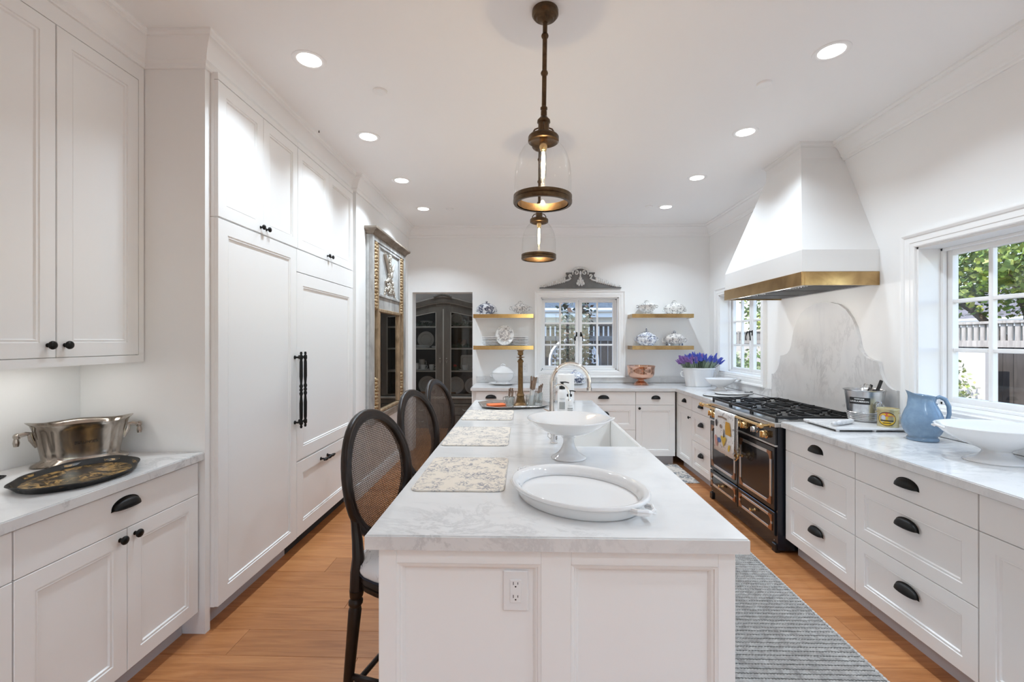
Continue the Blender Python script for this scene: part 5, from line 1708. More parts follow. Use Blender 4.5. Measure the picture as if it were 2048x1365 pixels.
# paper towel and canister
t = thing('paper_towel_roll', 'white paper towel roll standing at the far end of the island', 'paper towel', (.375, 4.06, CT + .001))
b = B(); b.lathe([(0, 0), (.078, 0), (.078, .008), (0, .008)], 28); obj('stand', b, 'chrome', t)
b = B(); b.lathe([(.02, .009), (.074, .009), (.076, .012), (.076, .252), (.074, .255), (.02, .255), (.02, .009)], 36); obj('roll', b, 'paper_white', t, smooth=50)
t = thing('woven_canister', 'white basket-weave ceramic canister behind the tall tap', 'canister', (.214, 4.122, CT + .001))
b = B(); b.lathe([(0, 0), (.068, 0), (.072, .004), (.080, .25), (.074, .25), (.066, .01), (0, .01)], 32); obj('canister', b, 'porcelain', t, smooth=50)
wv = B()
for i in range(16):
    for k in range(30):
        a = 2 * PI * (k + .5 * (i % 2)) / 30; z = .010 + i * .0152
        R = .072 + .008 * z / .25
        wv.obox((R * math.cos(a), R * math.sin(a), z + .007), (.004, .011, .010), (0, 0, a), .001)
stuff(obj('weave', wv, 'paper_white', t, smooth=0))

# ================================================================== LEFT WORKTOP PROPS
t = thing('wine_cooler', 'hammered pewter oval wine cooler with vine handles on the left worktop', 'wine cooler', (-2.045, 2.03, CT + .001), math.radians(49))
t.scale = (.96, .96, 1.0)
def lob(a):
    c, s_ = math.cos(a), math.sin(a)
    q = 1 + .035 * math.cos(2 * a) - .055 * math.exp(-((abs(abs(s_) - .62)) / .10) ** 2)
    return q
b = B(); rows = []
NS = 72
def ring(a_, d_, z, wave=0.0):
    row = []
    for k in range(NS):
        a = 2 * PI * k / NS; q = lob(a)
        zz = z + wave * (math.cos(4 * a) * .5 + .5 * math.cos(2 * a) - .3)
        row.append((a_ * q * math.cos(a), d_ * q * math.sin(a), zz))
    return row
for a_, d_, z, w in ((.165, .088, .0, 0), (.170, .092, .004, 0), (.166, .090, .012, 0), (.140, .072, .024, 0), (.135, .070, .030, 0), (.140, .074, .06, 0), (.150, .082, .11, 0), (.160, .090, .155, .002), (.170, .098, .180, .008), (.182, .108, .190, .010), (.184, .110, .193, .010), (.178, .104, .192, .010), (.162, .092, .178, .006), (.150, .082, .12, 0), (.134, .07, .05, 0)):
    rows.append(ring(a_, d_, z, w))
vs = b.grid(rows, closed_v=True); b.cap(vs[0]); b.cap(vs[-1]); obj('vessel', b, 'pewter', t, smooth=60)
for s in (-1, 1):
    b = B(); b.tube([(s * .150, 0, .09), (s * .168, 0, .125), (s * .172, .004, .15), (s * .186, 0, .152), (s * .205, -.002, .148), (s * .212, 0, .138)], [.008, .010, .011, .010, .010, .010], 8)
    b.sphere((s * .212, 0, .145), .014, 10, 8); b.lathe([(0, .100), (.009, .102), (.012, .118), (.008, .138)], 10, (s * .214, 0, 0)); obj('vine_handle', b, 'pewter', t)
plain('engraving', (.03, .022, .018, 1), .6)
me = text_mesh('BOLLINGER', .016, 'engraving', .0005)
o = put('lettering', me, t, (.01, -.0815, .098), (PI / 2 + .12, 0, 0))
# black tole tray
t = thing('tole_tray', 'black painted oval tray with gold flowers on the left worktop', 'tray', (-1.822, 1.796, CT + .001), math.radians(106))
def trayring(k, z, e=0):
    row = []
    for i in range(64):
        a = 2 * PI * i / 64
        q = 1 + e * .025 * math.cos(8 * a)
        row.append((.240 * k * q * math.cos(a), .180 * k * q * math.sin(a), z + (0.004 * math.cos(2 * a) if k > .95 else 0)))
    return row
b = B(); vs = b.grid([trayring(.86, 0), trayring(.90, .001), trayring(.97, .018, 1), trayring(1.0, .022, 1), trayring(.995, .025, 1), trayring(.95, .020, 1), trayring(.89, .006), trayring(.86, .004)], closed_v=True); b.cap(vs[0]); b.cap(vs[-1]); obj('tray', b, 'plastic_black', t, smooth=50)
b = B(); vs = b.grid([trayring(.86, .0045), trayring(.0001, .0046)], closed_v=True); obj('painted_field', b, 'tray_tole', t, smooth=60)
b = B(); vs = b.grid([trayring(.91, .0095), trayring(.945, .0185)], closed_v=True); obj('gilt_border', b, 'tray_tole', t, smooth=60)
# plug and cord
t = thing('plug_adapter', 'black plug adapter in the outlet with its coiled cord on the left worktop', 'adapter', (XLN + .007, 1.66, 1.06), PI / 2)
b = B(); b.box(-.022, .022, -.045, -.003, -.03, .03, .004); obj('plug', b, 'plastic_black', t)
cpts = [(0, -.03, -.03), (.01, -.035, -.06), (.05, -.04, -.10), (.09, -.06, -.135), (.06, -.085, -.1425)]
for k in range(40):
    a = k * .55; r = .05 + .015 * math.sin(k * .7)
    cpts.append((.05 + r * 1.3 * math.cos(a), -.10 + r * .6 * math.sin(a), -.1425 + .0008 * k % .008))
b = B(); b.tube(cpts, .0028, 6); obj('cord', b, 'cord_black', t)
# ================================================================== TRUMEAU MIRROR on the far left wall (local x runs away from the camera, front towards -y = room)
MY0, MY1 = 4.352, 5.556
tm = thing('trumeau_mirror', 'tall distressed grey and gilt mirror with carved trophy panel on the left wall', 'mirror', (XL + .004, MY0, 0), PI / 2)
MW = MY1 - MY0
Z0, Z1 = .645, 2.515
def mb(name, x0, x1, z0, z1, y0, y1, mat, bev=.003):
    b = B(); b.box(x0, x1, y0, y1, z0, z1, bev); return obj(name, b, mat, tm, smooth=0)
mb('backboard', 0, MW, Z0, Z1, -.030, 0, 'weathered_panel')
mb('outer_stile', 0, .045, Z0, Z1, -.070, -.030, 'weathered_grey'); mb('outer_stile', MW - .045, MW, Z0, Z1, -.070, -.030, 'weathered_grey')
mb('bottom_rail', .045, MW - .045, Z0, Z0 + .075, -.070, -.030, 'weathered_brown'); mb('top_rail', .045, MW - .045, Z1 - .05, Z1, -.066, -.030, 'weathered_grey')
# cornice
b = B()
prof = [(0, 0), (.070, 0), (.078, .008), (.080, .018), (.092, .030), (.112, .044), (.118, .052), (.118, .070), (0, .070)]
rows = [[(-.03 - o * .25, -o if i else 0, Z1 + z) for i, (o, z) in enumerate(prof)]]
path = [(-.0, 0), (-.0, -1), (MW, -1), (MW, 0)]
rws = []
for (x, f) in ((0, 'l0'), (0, 'l1'), (MW, 'r1'), (MW, 'r0')):
    row = []
    for o, z in prof:
        sx = -1 if x == 0 else 1
        e = max(0, o - .070)
        row.append((x + sx * e, (-o if f.endswith('1') else 0.0), Z1 + z))
    rws.append(row)
vs = b.grid(rws, closed_v=True); b.cap(vs[0]); b.cap(vs[-1]); obj('cornice', b, 'weathered_brown', tm, smooth=0)
XA, XB = .082, .190          # carved strip
XC1, XD = MW - .152, MW - .038
for a, c in ((XA, XB), (MW - XB - .0, MW - XA)):
    mb('gilt_bead', a - .022, a - .002, Z0 + .075, Z1 - .05, -.060, -.030, 'weathered_gilt'); mb('gilt_bead', c + .002, c + .024, Z0 + .075, Z1 - .05, -.060, -.030, 'weathered_gilt')
    b = B(); b.box(a, c, -.034, -.031, 1.10, 1.78); obj('side_mirror', b, 'mirror_silvered', tm, smooth=0)
    mr_ = random.Random(int(a * 1000))
    for zlo, zhi in ((Z0 + .09, 1.08), (1.80, Z1 - .06)):
        b = B(); z = zlo
        cx = (a + c) / 2
        while z < zhi:
            f = .5 + .5 * math.sin((z - zlo) / (zhi - zlo) * PI)
            b.sphere((cx + .012 * math.sin(z * 40), -.052, z), (.020 + .014 * f, .022, .022), 8, 6)
            for s in (-1, 1):
                b.sphere((cx + s * (.018 + .014 * f * mr_.random()), -.050, z + mr_.uniform(-.01, .01)), (.018, .018, .018), 7, 5)
            z += .034
        stuff(obj('carved_drop', b, 'gilt', tm, smooth=70))
XP0, XP1 = XB + .03, MW - XB - .03
# trophy panel
mb('panel_field', XP0, XP1, 1.93, Z1 - .06, -.046, -.030, 'weathered_panel')
for x0, x1, z0, z1 in ((XP0, XP1, Z1 - .085, Z1 - .055), (XP0, XP1, 1.925, 1.955), (XP0, XP0 + .03, 1.955, Z1 - .085), (XP1 - .03, XP1, 1.955, Z1 - .085)):
    mb('panel_moulding', x0, x1, z0, z1, -.062, -.046, 'weathered_grey', .005)
cx, cz = (XP0 + XP1) / 2, 2.20
b = B(); b.tube([(cx - .20, -.060, cz + .20), (cx - .02, -.062, cz - .03), (cx + .10, -.060, cz - .20)], [.020, .016, .010], 8); obj('quiver', b, 'relief_silver', tm)
b = B(); b.tube([(cx + .16, -.058, cz + .14), (cx, -.060, cz - .03), (cx - .16, -.058, cz - .10)], [.010, .014, .016], 8); obj('torch', b, 'relief_silver', tm)
tr_ = random.Random(2); b = B()
for k in range(70):
    u = tr_.random(); 
    b.sphere((cx + tr_.gauss(0, .045) * (1.2 - .5 * u), -.058, cz - .22 + .42 * u), (tr_.uniform(.012, .028), .016, tr_.uniform(.014, .03)), 7, 5)
stuff(obj('carved_trophy', b, 'relief_silver', tm, smooth=70))
b = B()
for s in (-1, 1):
    for k in range(10):
        a = k / 9
        b.sphere((cx + s * (.05 + .14 * a), -.054, cz - .14 - .10 * a * a - .02 * math.sin(a * 6)), (.016, .012, .018), 7, 5)
stuff(obj('carved_ribbon', b, 'relief_silver', tm, smooth=70))
mb('mid_rail', XP0, XP1, 1.80, 1.925, -.050, -.030, 'weathered_grey'); mb('mid_bead', XP0, XP1, 1.765, 1.80, -.066, -.030, 'weathered_gilt', .006)
for x0, x1 in ((XP0, XP0 + .035), (XP1 - .035, XP1)): mb('gilt_bead', x0, x1, Z0 + .11, 1.765, -.062, -.030, 'weathered_gilt', .006)
mb('gilt_bead', XP0, XP1, Z0 + .078, Z0 + .11, -.062, -.030, 'weathered_gilt', .006)
b = B(); b.box(XP0 + .035, XP1 - .035, -.038, -.031, Z0 + .11, 1.765); obj('mirror_glass', b, 'mirror_silvered', tm, smooth=0)

# ================================================================== PEDIMENT over the back window
t = thing('carved_pediment', 'grey carved wood pediment with white scrolls above the back window', 'pediment', (.742, YB - .002, 2.160))
hw = .533
half = [(hw, 0), (hw + .004, .012), (.46, .022), (.40, .045), (.33, .085), (.27, .12), (.21, .138), (.185, .15), (.175, .175), (.185, .19), (.185, .205), (.10, .205)]
poly = half + [(.08, .24), (.04, .262), (0, .268)]
poly = poly + [(-x, z) for x, z in reversed(poly[:-1])]
b = B(); b.prism(poly, -.022, 0); obj('board', b, 'pediment_grey', t, smooth=0)
b = B(); b.box(-hw - .004, hw + .004, -.030, -.0, 0, .012, .003); obj('base_moulding', b, 'pediment_grey', t, smooth=0)
b = B(); b.box(-.19, -.085, -.034, 0, .192, .208, .003); obj('shoulder_moulding', b, 'pediment_grey', t, smooth=0)
b = B(); b.box(.085, .19, -.034, 0, .192, .208, .003); obj('shoulder_moulding', b, 'pediment_grey', t, smooth=0)
for s in (-1, 1):
    b = B()
    b.tube([(s * x, -.026, z) for x, z in ((.12, .155), (.125, .172), (.14, .178), (.152, .168), (.148, .152), (.13, .128), (.16, .108), (.20, .098), (.24, .104))], [.008, .011, .011, .011, .011, .013, .013, .011, .008], 8)
    obj('scroll', b, 'relief_white', t)
    for k in range(11):
        u = k / 10
        bb = B(); x = .215 + u * .26; z = .112 - .085 * u
        bb.sphere((s * x, -.026, z), (.022 - .005 * u, .013, .040 * (1 - .62 * u)), 8, 6); obj('acanthus_leaf', bb, 'relief_white', t, smooth=70)
    b = B(); b.tube([(s * x, -.026, z) for x, z in ((.44, .030), (.48, .022), (.515, .020), (.522, .032), (.508, .036))], .007, 7); obj('tail_scroll', b, 'relief_white', t)
    b = B(); pts = [(s * (.055 + (.034 - .0022 * k) * math.cos(k * .55 + 1.2)), -.028, .205 + (.034 - .0022 * k) * math.sin(k * .55 + 1.2)) for k in range(14)]
    b.tube(pts, .009, 7); obj('volute', b, 'relief_white', t)
    bb = B(); bb.sphere((s * .10, -.026, .205), (.014, .010, .026), 8, 6); obj('acanthus_leaf', bb, 'relief_white', t, smooth=70)
b = B(); b.tube([(.105 * math.cos(a), -.026, .208 + .062 * math.sin(a)) for a in [PI * k / 12 for k in range(13)]], .014, 8); obj('crest', b, 'relief_white', t)
for x, z, rx, rz in ((0, .20, .016, .03), (0, .155, .012, .02), (0, .095, .020, .045), (-.028, .085, .016, .032), (.028, .085, .016, .032), (-.042, .062, .014, .02), (.042, .062, .014, .02), (-.018, .045, .014, .018), (.018, .045, .014, .018), (0, .13, .024, .016)):
    b = B(); b.sphere((x, -.026, z), (rx, .012, rz), 8, 6); obj('pendant_leaf', b, 'relief_white', t, smooth=70)

# ================================================================== HUTCH in the room beyond
HX0, HXC, HYF = -2.09, -1.347, 7.50
HWD = 2 * (HXC - HX0)
hu = thing('china_hutch', 'large taupe arched china hutch with glazed doors in the room beyond', 'cabinet', (HXC, HYF, 0))
hw = HWD / 2
SH = (.536, .963, 1.341, 1.710)
def arch(x, base, rise):
    return base + rise * (.5 + .5 * math.cos(min(1, abs(x) / .62) * PI))
mbh = lambda name, x0, x1, y0, y1, z0, z1, mat='hutch_taupe', bev=.002: obj(name, B().box(x0, x1, y0, y1, z0, z1, bev), mat, hu, smooth=0)
mbh('side', -hw, -hw + .03, .02, .45, 0, 2.0); mbh('side', hw - .03, hw, .02, .45, 0, 2.0)
mbh('back', -hw, hw, .44, .46, 0, 2.02, 'hutch_dark'); mbh('bottom', -hw, hw, .02, .44, .08, .11)
for z in SH: mbh('shelf', -hw + .03, hw - .03, .03 if z > .6 else .0, .44, z - .022, z, 'hutch_line' if z > .6 else 'hutch_taupe')
# arched cornice in three steps
N = 36
for nm, lo, hi, rise0, rise1, ext, mat in (('frieze', 1.995, 2.07, .085, .10, 0, 'hutch_taupe'), ('cornice_bead', 2.066, 2.082, .10, .102, .02, 'hutch_line'), ('cornice', 2.080, 2.15, .102, .108, .05, 'hutch_taupe'), ('cornice_top', 2.148, 2.162, .108, .11, .065, 'hutch_line')):
    b = B(); rows = []
    for i in range(N + 1):
        x = -hw - ext + (HWD + 2 * ext) * i / N
        zl, zh = arch(x, lo - .07, rise0), arch(x, hi - .07, rise1)
        rows.append([(x, -ext, zl), (x, -ext - (.012 if 'cornice' == nm else 0), zh), (x, .46, zh), (x, .46, zl)])
    vs = b.grid(rows, closed_v=True); b.cap(vs[0]); b.cap(vs[-1]); obj(nm, b, mat, hu, smooth=30)
b = B()
for k in range(9):
    a = (k - 4) / 4
    b.sphere((a * .13, -.085, 2.225 - .035 * a * a), (.024, .02, .022 - .006 * abs(a)), 8, 6)
obj('crest_carving', b, 'hutch_taupe', hu, smooth=70)
b = B(); b.tube([(-.12, -.004, arch(.12, 1.965, .10)), (-.12, -.004, arch(.12, 2.0, .10)), (0, -.004, arch(0, 2.005, .10)), (.12, -.004, arch(.12, 2.0, .10)), (.12, -.004, arch(.12, 1.965, .10)), (0, -.004, arch(0, 1.96, .10))], .004, 6, True); obj('cartouche', b, 'hutch_line', hu)
# doors
for s in (-1, 1):
    x0, x1 = (-hw + .01, -.004) if s < 0 else (.004, hw - .01)
    st_w = .122
    gi0, gi1 = (x0 + .10, x1 - st_w) if s < 0 else (x0 + st_w, x1 - .10)
    b = B()
    for a, c in ((x0, gi0), (gi1, x1)): 
        rows = []
        for i in range(5):
            x = a + (c - a) * i / 4; zt = arch(x, 1.925, .085)
            rows.append([(x, -.012, .55), (x, -.012, zt), (x, .02, zt), (x, .02, .55)])
        vs = b.grid(rows, closed_v=True); b.cap(vs[0]); b.cap(vs[-1])
    rows = []
    for i in range(17):
        x = gi0 + (gi1 - gi0) * i / 16; zt = arch(x, 1.925, .085); zl = arch(x, 1.868, .085)
        rows.append([(x, -.012, zl), (x, -.012, zt), (x, .02, zt), (x, .02, zl)])
    vs = b.grid(rows, closed_v=True); b.cap(vs[0]); b.cap(vs[-1])
    b.box(gi0, gi1, -.012, .02, .55, .575)
    d = obj('glazed_door', b, 'hutch_taupe', hu, smooth=20)
    b = B(); pts = [(gi0, -.014, .575), (gi1, -.014, .575)] + [(gi1 - (gi1 - gi0) * i / 16, -.014, arch(gi1 - (gi1 - gi0) * i / 16, 1.868, .085)) for i in range(17)]
    b.tube(pts, .006, 6, True); obj('glazing_bead', b, 'hutch_line', d)
    b = B(); b.prism([(p[0], p[2]) for p in pts], .004, .007); obj('door_glass', b, 'hutch_glass', d, smooth=0)
    b = B(); kx = s * .055
    b.lathe([(.010, 0), (.006, .004), (.006, .014), (.011, .02), (0, .026)], 12, (kx, -.012, 1.17), axis='-y'); b.tube([(kx - .012, -.016, 1.14), (kx, -.018, 1.09), (kx + .012, -.016, 1.14)], .003, 6); obj('escutcheon', b, 'hutch_line', d)
mbh('centre_astragal', -.010, .010, -.022, -.010, .55, 2.0, 'hutch_line', .004)
# drawers below
mbh('waist_moulding', -hw - .02, hw + .02, -.035, .03, .50, .535, 'hutch_line', .006); mbh('waist_band', -hw, hw, -.01, .44, .42, .50)
for s in (-1, 1):
    for z0, z1 in ((.225, .41), (.04, .215)):
        x0, x1 = (-hw + .02, -.012) if s < 0 else (.012, hw - .02)
        d = obj('drawer', shaker(x1 - x0, z1 - z0, .03, .03), 'hutch_taupe', hu, (x0, -.012, z0), smooth=0)
        b = B(); b.tube([((x1 - x0) / 2 - .04, -.004, (z1 - z0) / 2), ((x1 - x0) / 2 - .03, -.02, (z1 - z0) / 2 - .012), ((x1 - x0) / 2 + .03, -.02, (z1 - z0) / 2 - .012), ((x1 - x0) / 2 + .04, -.004, (z1 - z0) / 2)], .005, 6); obj('bail_pull', b, 'hutch_line', d)
mbh('plinth', -hw, hw, .0, .44, .0, .04)

# dishes in the hutch
HG = 'dishes in the china hutch'
def hz(i): return SH[i] + .001
def lathe_thing(name, label, cat, loc, prof, mat='porcelain_grey', n=28, sy=1, rot=(0, 0, 0), group=HG):
    b = B(); b.lathe(prof, n, sy=sy); return tag(obj(name, b, mat, None, loc, rot, smooth=50), label, cat, group)
def stand_plate(label, x, z, r, y=7.86, mat='porcelain_grey'):
    t = thing('display_plate', label, 'plate', (x, y, z), 0, HG); t.rotation_euler = (-.16, 0, 0)
    b = B(); b.lathe([(0, .004), (r * .62, .004), (r * .70, .010), (r, .018), (r, .014), (r * .72, .004), (r * .6, 0), (0, 0)], 36, (0, 0, r), axis='-y'); obj('body', b, mat, t, smooth=40)
    b = B(); b.tube([(r * .66 * math.cos(2 * PI * k / 28), -.010, r + r * .66 * math.sin(2 * PI * k / 28)) for k in range(28)], .003, 5, True); obj('rim_line', b, 'hutch_line', t)
    return t
stand_plate('white plate standing behind the plate stack in the hutch', -1.725, hz(2), .145)
for k in range(3):
    plate('hutch_plate', 'white plate of the short stack below the standing plate in the hutch', (-1.735, 7.68, hz(2) + k * .018), .118, 'porcelain_grey', group='plates stacked in the hutch, doorway-wall side', h=.017)
stand_plate('white plate half hidden by the hutch door stile, one shelf above the cups', -1.43, hz(2), .125)
for k in range(2):
    plate('hutch_plate', 'white plate of the low stack by the centre stile in the hutch', (-1.47, 7.66, hz(2) + k * .018), .11, 'porcelain_grey', group='plates stacked in the hutch by the centre stile', h=.017)
stand_plate('round white plate standing on the lowest hutch shelf behind the first door', -1.70, hz(0), .155)
stand_plate('round white plate standing on the lowest hutch shelf by the centre stile', -1.20, hz(0), .150)
stand_plate('round white plate standing on the lowest hutch shelf next to the doorway edge', -.90, hz(0), .140)
stand_plate('white plate standing high up on the top hutch shelf beside the bowl', -1.19, hz(3), .12)
BOWL = [(0, .004), (.05, 0), (.055, .006), (.10, .05), (.112, .10), (.106, .10), (.09, .05), (0, .012)]
lathe_thing('hutch_bowl', 'white deep bowl amid greenery on the top hutch shelf, first door', 'bowl', (-1.70, 7.81, hz(3)), BOWL)
lathe_thing('hutch_bowl', 'white deep bowl amid greenery on the top hutch shelf, second door', 'bowl', (-.93, 7.80, hz(3)), BOWL)
lathe_thing('copper_pot', 'shiny copper pot on the hutch shelf behind the second door', 'pot', (-1.075, 7.80, hz(2)), [(0, 0), (.075, 0), (.08, .01), (.082, .14), (.088, .146), (.08, .146), (.074, .02), (0, .012)], 'copper')
lathe_thing('copper_pot', 'small dark copper pot on the lowest hutch shelf before the standing plate', 'pot', (-1.72, 7.64, hz(0)), [(0, 0), (.06, 0), (.07, .01), (.07, .055), (.062, .055), (.05, .01), (0, .01)], 'copper_aged')
lathe_thing('copper_pot', 'small copper dish on the lowest hutch shelf by the centre stile', 'pot', (-1.22, 7.64, hz(0)), [(0, 0), (.05, 0), (.06, .01), (.06, .05), (.052, .05), (.04, .01), (0, .01)], 'copper_aged')
def cup(label, x, y, z, r=.042, h=.075):
    t = thing('tea_cup', label, 'cup', (x, y, z), 0, HG)
    b = B(); b.lathe([(0, .003), (r * .6, 0), (r * .7, .006), (r * .95, h * .5), (r, h), (r * .94, h), (r * .86, h * .5), (0, .01)], 24); obj('bowl', b, 'porcelain_grey', t, smooth=60)
    b = B(); b.tube([(r * .93, 0, h * .8), (r * 1.45, 0, h * .85), (r * 1.55, 0, h * .5), (r * .9, 0, h * .25)], .005, 7); obj('handle', b, 'porcelain_grey', t)
plate('saucer_plate', 'white oval plate under the cups in the hutch', (-1.765, 7.70, hz(1)), .15, 'porcelain_grey', sy=.8, group=HG, h=.02)
cup('white teacup on the oval plate in the hutch, handle to the middle', -1.72, 7.64, hz(1) + .007, .046, .085)
cup('white mug beside the teacups in the hutch', -1.585, 7.69, hz(1), .048, .095)
cup('white mug at the far side of the oval plate in the hutch', -1.85, 7.70, hz(1) + .007, .048, .11)
cup('stacked white cup at the back of the oval plate in the hutch', -1.78, 7.80, hz(1) + .007, .05, .17)
plate('saucer_plate', 'white saucer under the fluted teacup in the hutch', (-1.0, 7.66, hz(1)), .115, 'porcelain_grey', group=HG, h=.016)
cup('fluted white teacup on its own saucer in the hutch', -1.0, 7.66, hz(1) + .0065, .062, .085)
t = thing('square_platter', 'square scalloped white platter standing in the hutch behind the fluted teacup', 'platter', (-.985, 7.86, hz(1)), 0); t.rotation_euler = (-.15, 0, 0)
b = B(); b.prism([(x * (1 + .03 * math.cos(6 * math.atan2(z, x))), z + .13) for x, z in mat_poly(.13, .125, .04)], -.012, 0); obj('body', b, 'porcelain_grey', t, smooth=0)
b = B(); b.tube([(x, -.013, z + .13) for x, z in mat_poly(.09, .085, .03)], .003, 5, True); obj('rim_line', b, 'hutch_line', t)
gr = random.Random(9)
def garland(label, x0, x1, z, y=7.60, drop=.05):
    t = thing('greenery_garland', label, 'garland', ((x0 + x1) / 2, y, z), 0, 'greenery in the hutch')
    b = B(); w = (x1 - x0) / 2
    b.tube([(-w, 0, .006), (0, -.01, .012), (w, 0, .006)], .004, 5); obj('twig', b, 'bark', t)
    b = B()
    for k in range(110):
        x = gr.uniform(-w, w); a = gr.uniform(0, 2 * PI); L = gr.uniform(.03, .07)
        p = Vector((x, gr.uniform(-.03, .03), .014 + gr.uniform(0, .04)))
        d = Vector((math.cos(a), gr.uniform(-1, .1), math.sin(a) * .8)).normalized() * L
        d.z = max(d.z, -p.z + .004)
        n = d.cross(Vector((0, 1, .3))).normalized() * .008
        b.quad(tuple(p), tuple(p + d * .5 + n), tuple(p + d), tuple(p + d * .5 - n))
    stuff(obj('leaves', b, 'leaf_dark', t, smooth=0, normals=False))
    return t
garland('olive-leaf garland on the top hutch shelf, first door', -1.86, -1.50, hz(3)); garland('olive-leaf garland on the top hutch shelf, second door', -1.20, -.88, hz(3))
garland('olive-leaf garland before the copper pot in the hutch', -1.20, -.92, hz(2))
t = garland('small leafy sprig with a red flower beside the fluted teacup', -1.22, -1.12, hz(1))
b = B()
for k in range(7): b.sphere((gr.uniform(-.02, .02), gr.uniform(-.02, 0), .075 + gr.uniform(-.015, .015)), .018, 7, 5)
obj('red_flower', b, 'red_berry', t, smooth=70)
# ================================================================== OUTSIDE
GZ = -.30
b = B(); b.box(2.64, 24, -6, 30, GZ - .1, GZ); b.box(-8, 2.64, 8.16, 30, GZ - .1, GZ); b.box(.71, 2.64, 6.18, 8.16, GZ - .1, GZ)
struct(obj('ground', b, 'ground', smooth=0))
def fence(label, loc, rot, L, ztop, zband, board, band, rail, pitch=.145):
    t = thing('board_fence', label, 'fence', (loc[0], loc[1], GZ), rot)
    zt, zb = ztop - GZ, zband - GZ
    mb_ = B().box(-.068, .068, -.011, .011, .02, zb - .10, .002).mesh('fence_board', board, 0)
    mp_ = B().box(-.032, .032, -.011, .011, zb, zt - .04, .002).mesh('picket', band, 0)
    n = int(L / pitch)
    for k in range(n):
        o = put('fence_board', mb_, t, (pitch * (k + .5), rnd.uniform(-.003, .003), 0))
    for k in range(int(L / .098)):
        put('picket', mp_, t, (.098 * (k + .5), 0, 0))
    b = B(); b.box(0, L, -.035, .02, zb - .10, zb, .003); obj('rail', b, rail, t, smooth=0)
    b = B(); b.box(0, L, -.05, .05, zt - .04, zt, .004); obj('cap_rail', b, band, t, smooth=0)
    for k in range(int(L / 2.4) + 1):
        b = B(); b.box(k * 2.4 - .05, k * 2.4 + .05, -.055, .045, 0, zt + .02, .004); obj('post', b, band, t, smooth=0)
    return t
fence('dark board fence with slatted top band seen through the back window', (-2.5, 9.2), 0, 5.8, 1.80, 1.56, 'fence_dark', 'fence_dark', 'fence_blue')
fence('weathered side fence with slatted top coloured as if sunlit seen through the cooker-wall windows', (7.0, 17.2), -PI / 2, 13.6, 1.76, 1.47, 'fence_dark', 'fence_sunlit', 'fence_sunlit')

# leaf clouds
def leaf_cloud(b, rg, c, r, n, size, squash=1.0, shell=.35):
    for k in range(n):
        v = Vector((rg.gauss(0, 1), rg.gauss(0, 1), rg.gauss(0, 1))).normalized()
        q = shell + (1 - shell) * rg.random() ** .6
        p = Vector((c[0] + v.x * r[0] * q, c[1] + v.y * r[1] * q, c[2] + v.z * r[2] * q))
        d = Vector((rg.gauss(0, 1), rg.gauss(0, 1), rg.gauss(0, .6))).normalized()
        n_ = d.cross(Vector((rg.gauss(0, 1), rg.gauss(0, 1), rg.gauss(0, 1)))).normalized()
        L = size * rg.uniform(.7, 1.3)
        b.quad(tuple(p), tuple(p + d * L * .5 + n_ * L * .32), tuple(p + d * L), tuple(p + d * L * .5 - n_ * L * .32))
def tree(name, label, loc, clouds, mat, size, trunk_h, trunk_r, seed, mat2=None, cat='tree', branches=5):
    t = thing(name, label, cat, (loc[0], loc[1], GZ), 0)
    rg = random.Random(seed)
    b = B()
    b.tube([(0, 0, 0), (.05, .03, trunk_h * .5), (0, -.05, trunk_h)], [trunk_r, trunk_r * .8, trunk_r * .6], 8)
    for k in range(branches):
        c, r, n = clouds[k % len(clouds)]
        b.tube([(0, 0, trunk_h * .55), (c[0] * .4, c[1] * .4, trunk_h * .8 + .1 * k), (c[0] + rg.uniform(-.3, .3) * r[0], c[1] + rg.uniform(-.3, .3) * r[1], c[2] + rg.uniform(-.2, .4) * r[2])], [trunk_r * .5, trunk_r * .34, trunk_r * .12], 6)
    obj('trunk', b, 'bark', t)
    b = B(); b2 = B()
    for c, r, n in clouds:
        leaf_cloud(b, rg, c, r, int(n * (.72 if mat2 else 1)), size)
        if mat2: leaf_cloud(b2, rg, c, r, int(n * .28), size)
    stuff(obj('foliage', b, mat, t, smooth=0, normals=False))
    if mat2: stuff(obj('second_foliage', b2, mat2, t, smooth=0, normals=False))  # second leaf colour scattered at random through the same clouds
    return t
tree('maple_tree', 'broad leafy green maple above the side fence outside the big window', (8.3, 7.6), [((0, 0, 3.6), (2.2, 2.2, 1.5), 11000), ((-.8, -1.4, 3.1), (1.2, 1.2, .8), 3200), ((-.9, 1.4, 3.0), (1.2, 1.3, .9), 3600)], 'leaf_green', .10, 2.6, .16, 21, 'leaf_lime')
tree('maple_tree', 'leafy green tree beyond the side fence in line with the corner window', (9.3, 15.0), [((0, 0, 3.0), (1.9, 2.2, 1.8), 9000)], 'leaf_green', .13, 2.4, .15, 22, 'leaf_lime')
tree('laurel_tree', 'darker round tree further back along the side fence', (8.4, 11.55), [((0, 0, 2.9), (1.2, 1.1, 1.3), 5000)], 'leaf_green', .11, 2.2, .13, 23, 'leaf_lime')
def shrub(label, x, y, r, h, mat, n, seed, size=.085, mat2=None):
    return tree('garden_shrub', label, (x, y), [((0, 0, h * .55), (r, r, h * .5), n)], mat, size, h * .5, .03, seed, mat2, 'shrub', 4)
shrub('pale flowering shrub against the bright garden wall under the maple', 5.80, 6.75, .60, 1.65, 'shrub_pale', 1700, 31, .075, 'leaf_lime')
shrub('pale shrub farther along the bright garden wall', 5.85, 8.1, .6, 1.4, 'shrub_pale', 1200, 32, .075, 'leaf_lime')
shrub('dense green shrub below the corner window view', 5.6, 11.15, .75, 1.55, 'leaf_green', 1300, 33, .10, 'shrub_pale')
shrub('dense dark shrub beside it towards the house corner', 5.6, 12.95, .8, 1.4, 'leaf_green', 1300, 34, .10, 'shrub_pale')
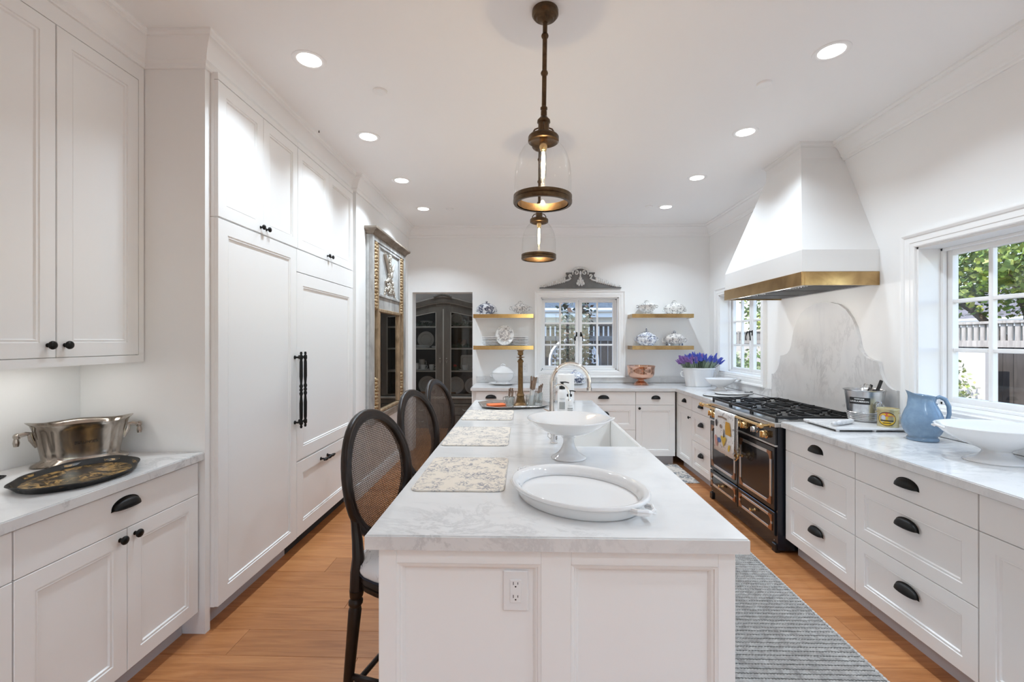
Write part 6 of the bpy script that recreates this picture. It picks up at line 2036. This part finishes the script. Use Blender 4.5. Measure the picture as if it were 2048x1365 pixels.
# bright rendered garden wall
b = B(); b.box(6.55, 6.75, 6.58, 15.0, GZ, 1.34, .01)
tag(obj('garden_wall', b, 'stucco_bright', smooth=0), 'low sunlit pale rendered wall in front of the side fence', 'wall')
# neighbouring houses
def house(label, loc, rot, W, D, eave, ridge, roof, wall, over=.35, rows=12):
    t = thing('neighbour_house', label, 'house', (loc[0], loc[1], GZ), rot)
    b = B(); b.box(-W / 2, W / 2, .0, D, 0, eave - GZ); obj('wall', b, wall, t, smooth=0)
    ez, rz = eave - GZ, ridge - GZ
    for k in range(rows):
        y0, y1 = -over + (D / 2 + over) * k / rows, -over + (D / 2 + over) * (k + 1) / rows
        z0, z1 = ez + (rz - ez) * k / rows, ez + (rz - ez) * (k + 1) / rows
        b = B(); b.prism([(y0, z0), (y0, z0 + .035), (y1, z1 + .02), (y1, z1)], -W / 2 - .3, W / 2 + .3, 'x'); obj('roof_course', b, roof, t, smooth=0)
    b = B(); b.prism([(D / 2, rz), (D + over, ez), (D / 2, rz + .04)], -W / 2 - .3, W / 2 + .3, 'x'); obj('rear_roof', b, roof, t, smooth=0)
    b = B(); b.box(-W / 2 - .3, W / 2 + .3, -over - .03, -over, ez - .20, ez + .02); b.box(-W / 2 - .3, W / 2 + .3, -over, 0.02, ez - .20, ez - .16); obj('fascia', b, 'house_white', t, smooth=0)
    b = B(); b.tube([(-W / 2 - .3, -over - .08, ez - .02), (W / 2 + .3, -over - .08, ez - .02)], .055, 8); obj('gutter', b, 'house_white', t)
    return t
house('neighbouring white-walled house with blue-slate roof behind the back fence', (.9, 12.2), 0, 7, 6, 2.28, 4.6, 'roof_slate', 'house_white')
house('neighbouring house with brown roof beyond the maple', (13.0, 9.5), -PI / 2, 12, 8, 2.05, 4.0, 'roof_brown', 'house_wall')
# arched trellis with magnolia
t = thing('arched_trellis', 'white arched lattice trellis against the back fence', 'trellis', (1.0, 9.06, GZ))
TW, TH = .47, 1.38
b = B(); b.tube([(-TW, 0, 0), (-TW, 0, TH)] + [(-TW * math.cos(a), 0, TH + .42 * math.sin(a)) for a in [PI * k / 14 for k in range(1, 14)]] + [(TW, 0, TH), (TW, 0, 0)], .035, 4); obj('frame', b, 'trellis_white', t, smooth=0)
for k in range(9):
    x = -TW + .094 * (k + 1) - .0
    if x < TW - .02:
        h = TH + .42 * math.sqrt(max(0, 1 - (x / TW) ** 2))
        b = B(); b.box(x - .016, x + .016, -.008, .004, 0, h); obj('slat', b, 'trellis_white', t, smooth=0)
for k in range(18):
    z = .094 * (k + 1)
    w = TW if z < TH else TW * math.sqrt(max(0, 1 - ((z - TH) / .42) ** 2))
    if w > .05:
        b = B(); b.box(-w, w, -.02, -.008, z - .016, z + .016); obj('slat', b, 'trellis_white', t, smooth=0)
tree('magnolia_tree', 'slim dark-leaved magnolia in front of the white trellis', (.86, 8.66), [((-.02, 0, 2.15), (.18, .2, .75), 260), ((.33, .05, 2.2), (.15, .2, .75), 220), ((-.02, 0, 1.25), (.22, .25, .5), 240), ((.34, 0, 1.15), (.24, .25, .5), 240)], 'magnolia_leaf', .10, 1.6, .03, 41, 'magnolia_rust', branches=8)
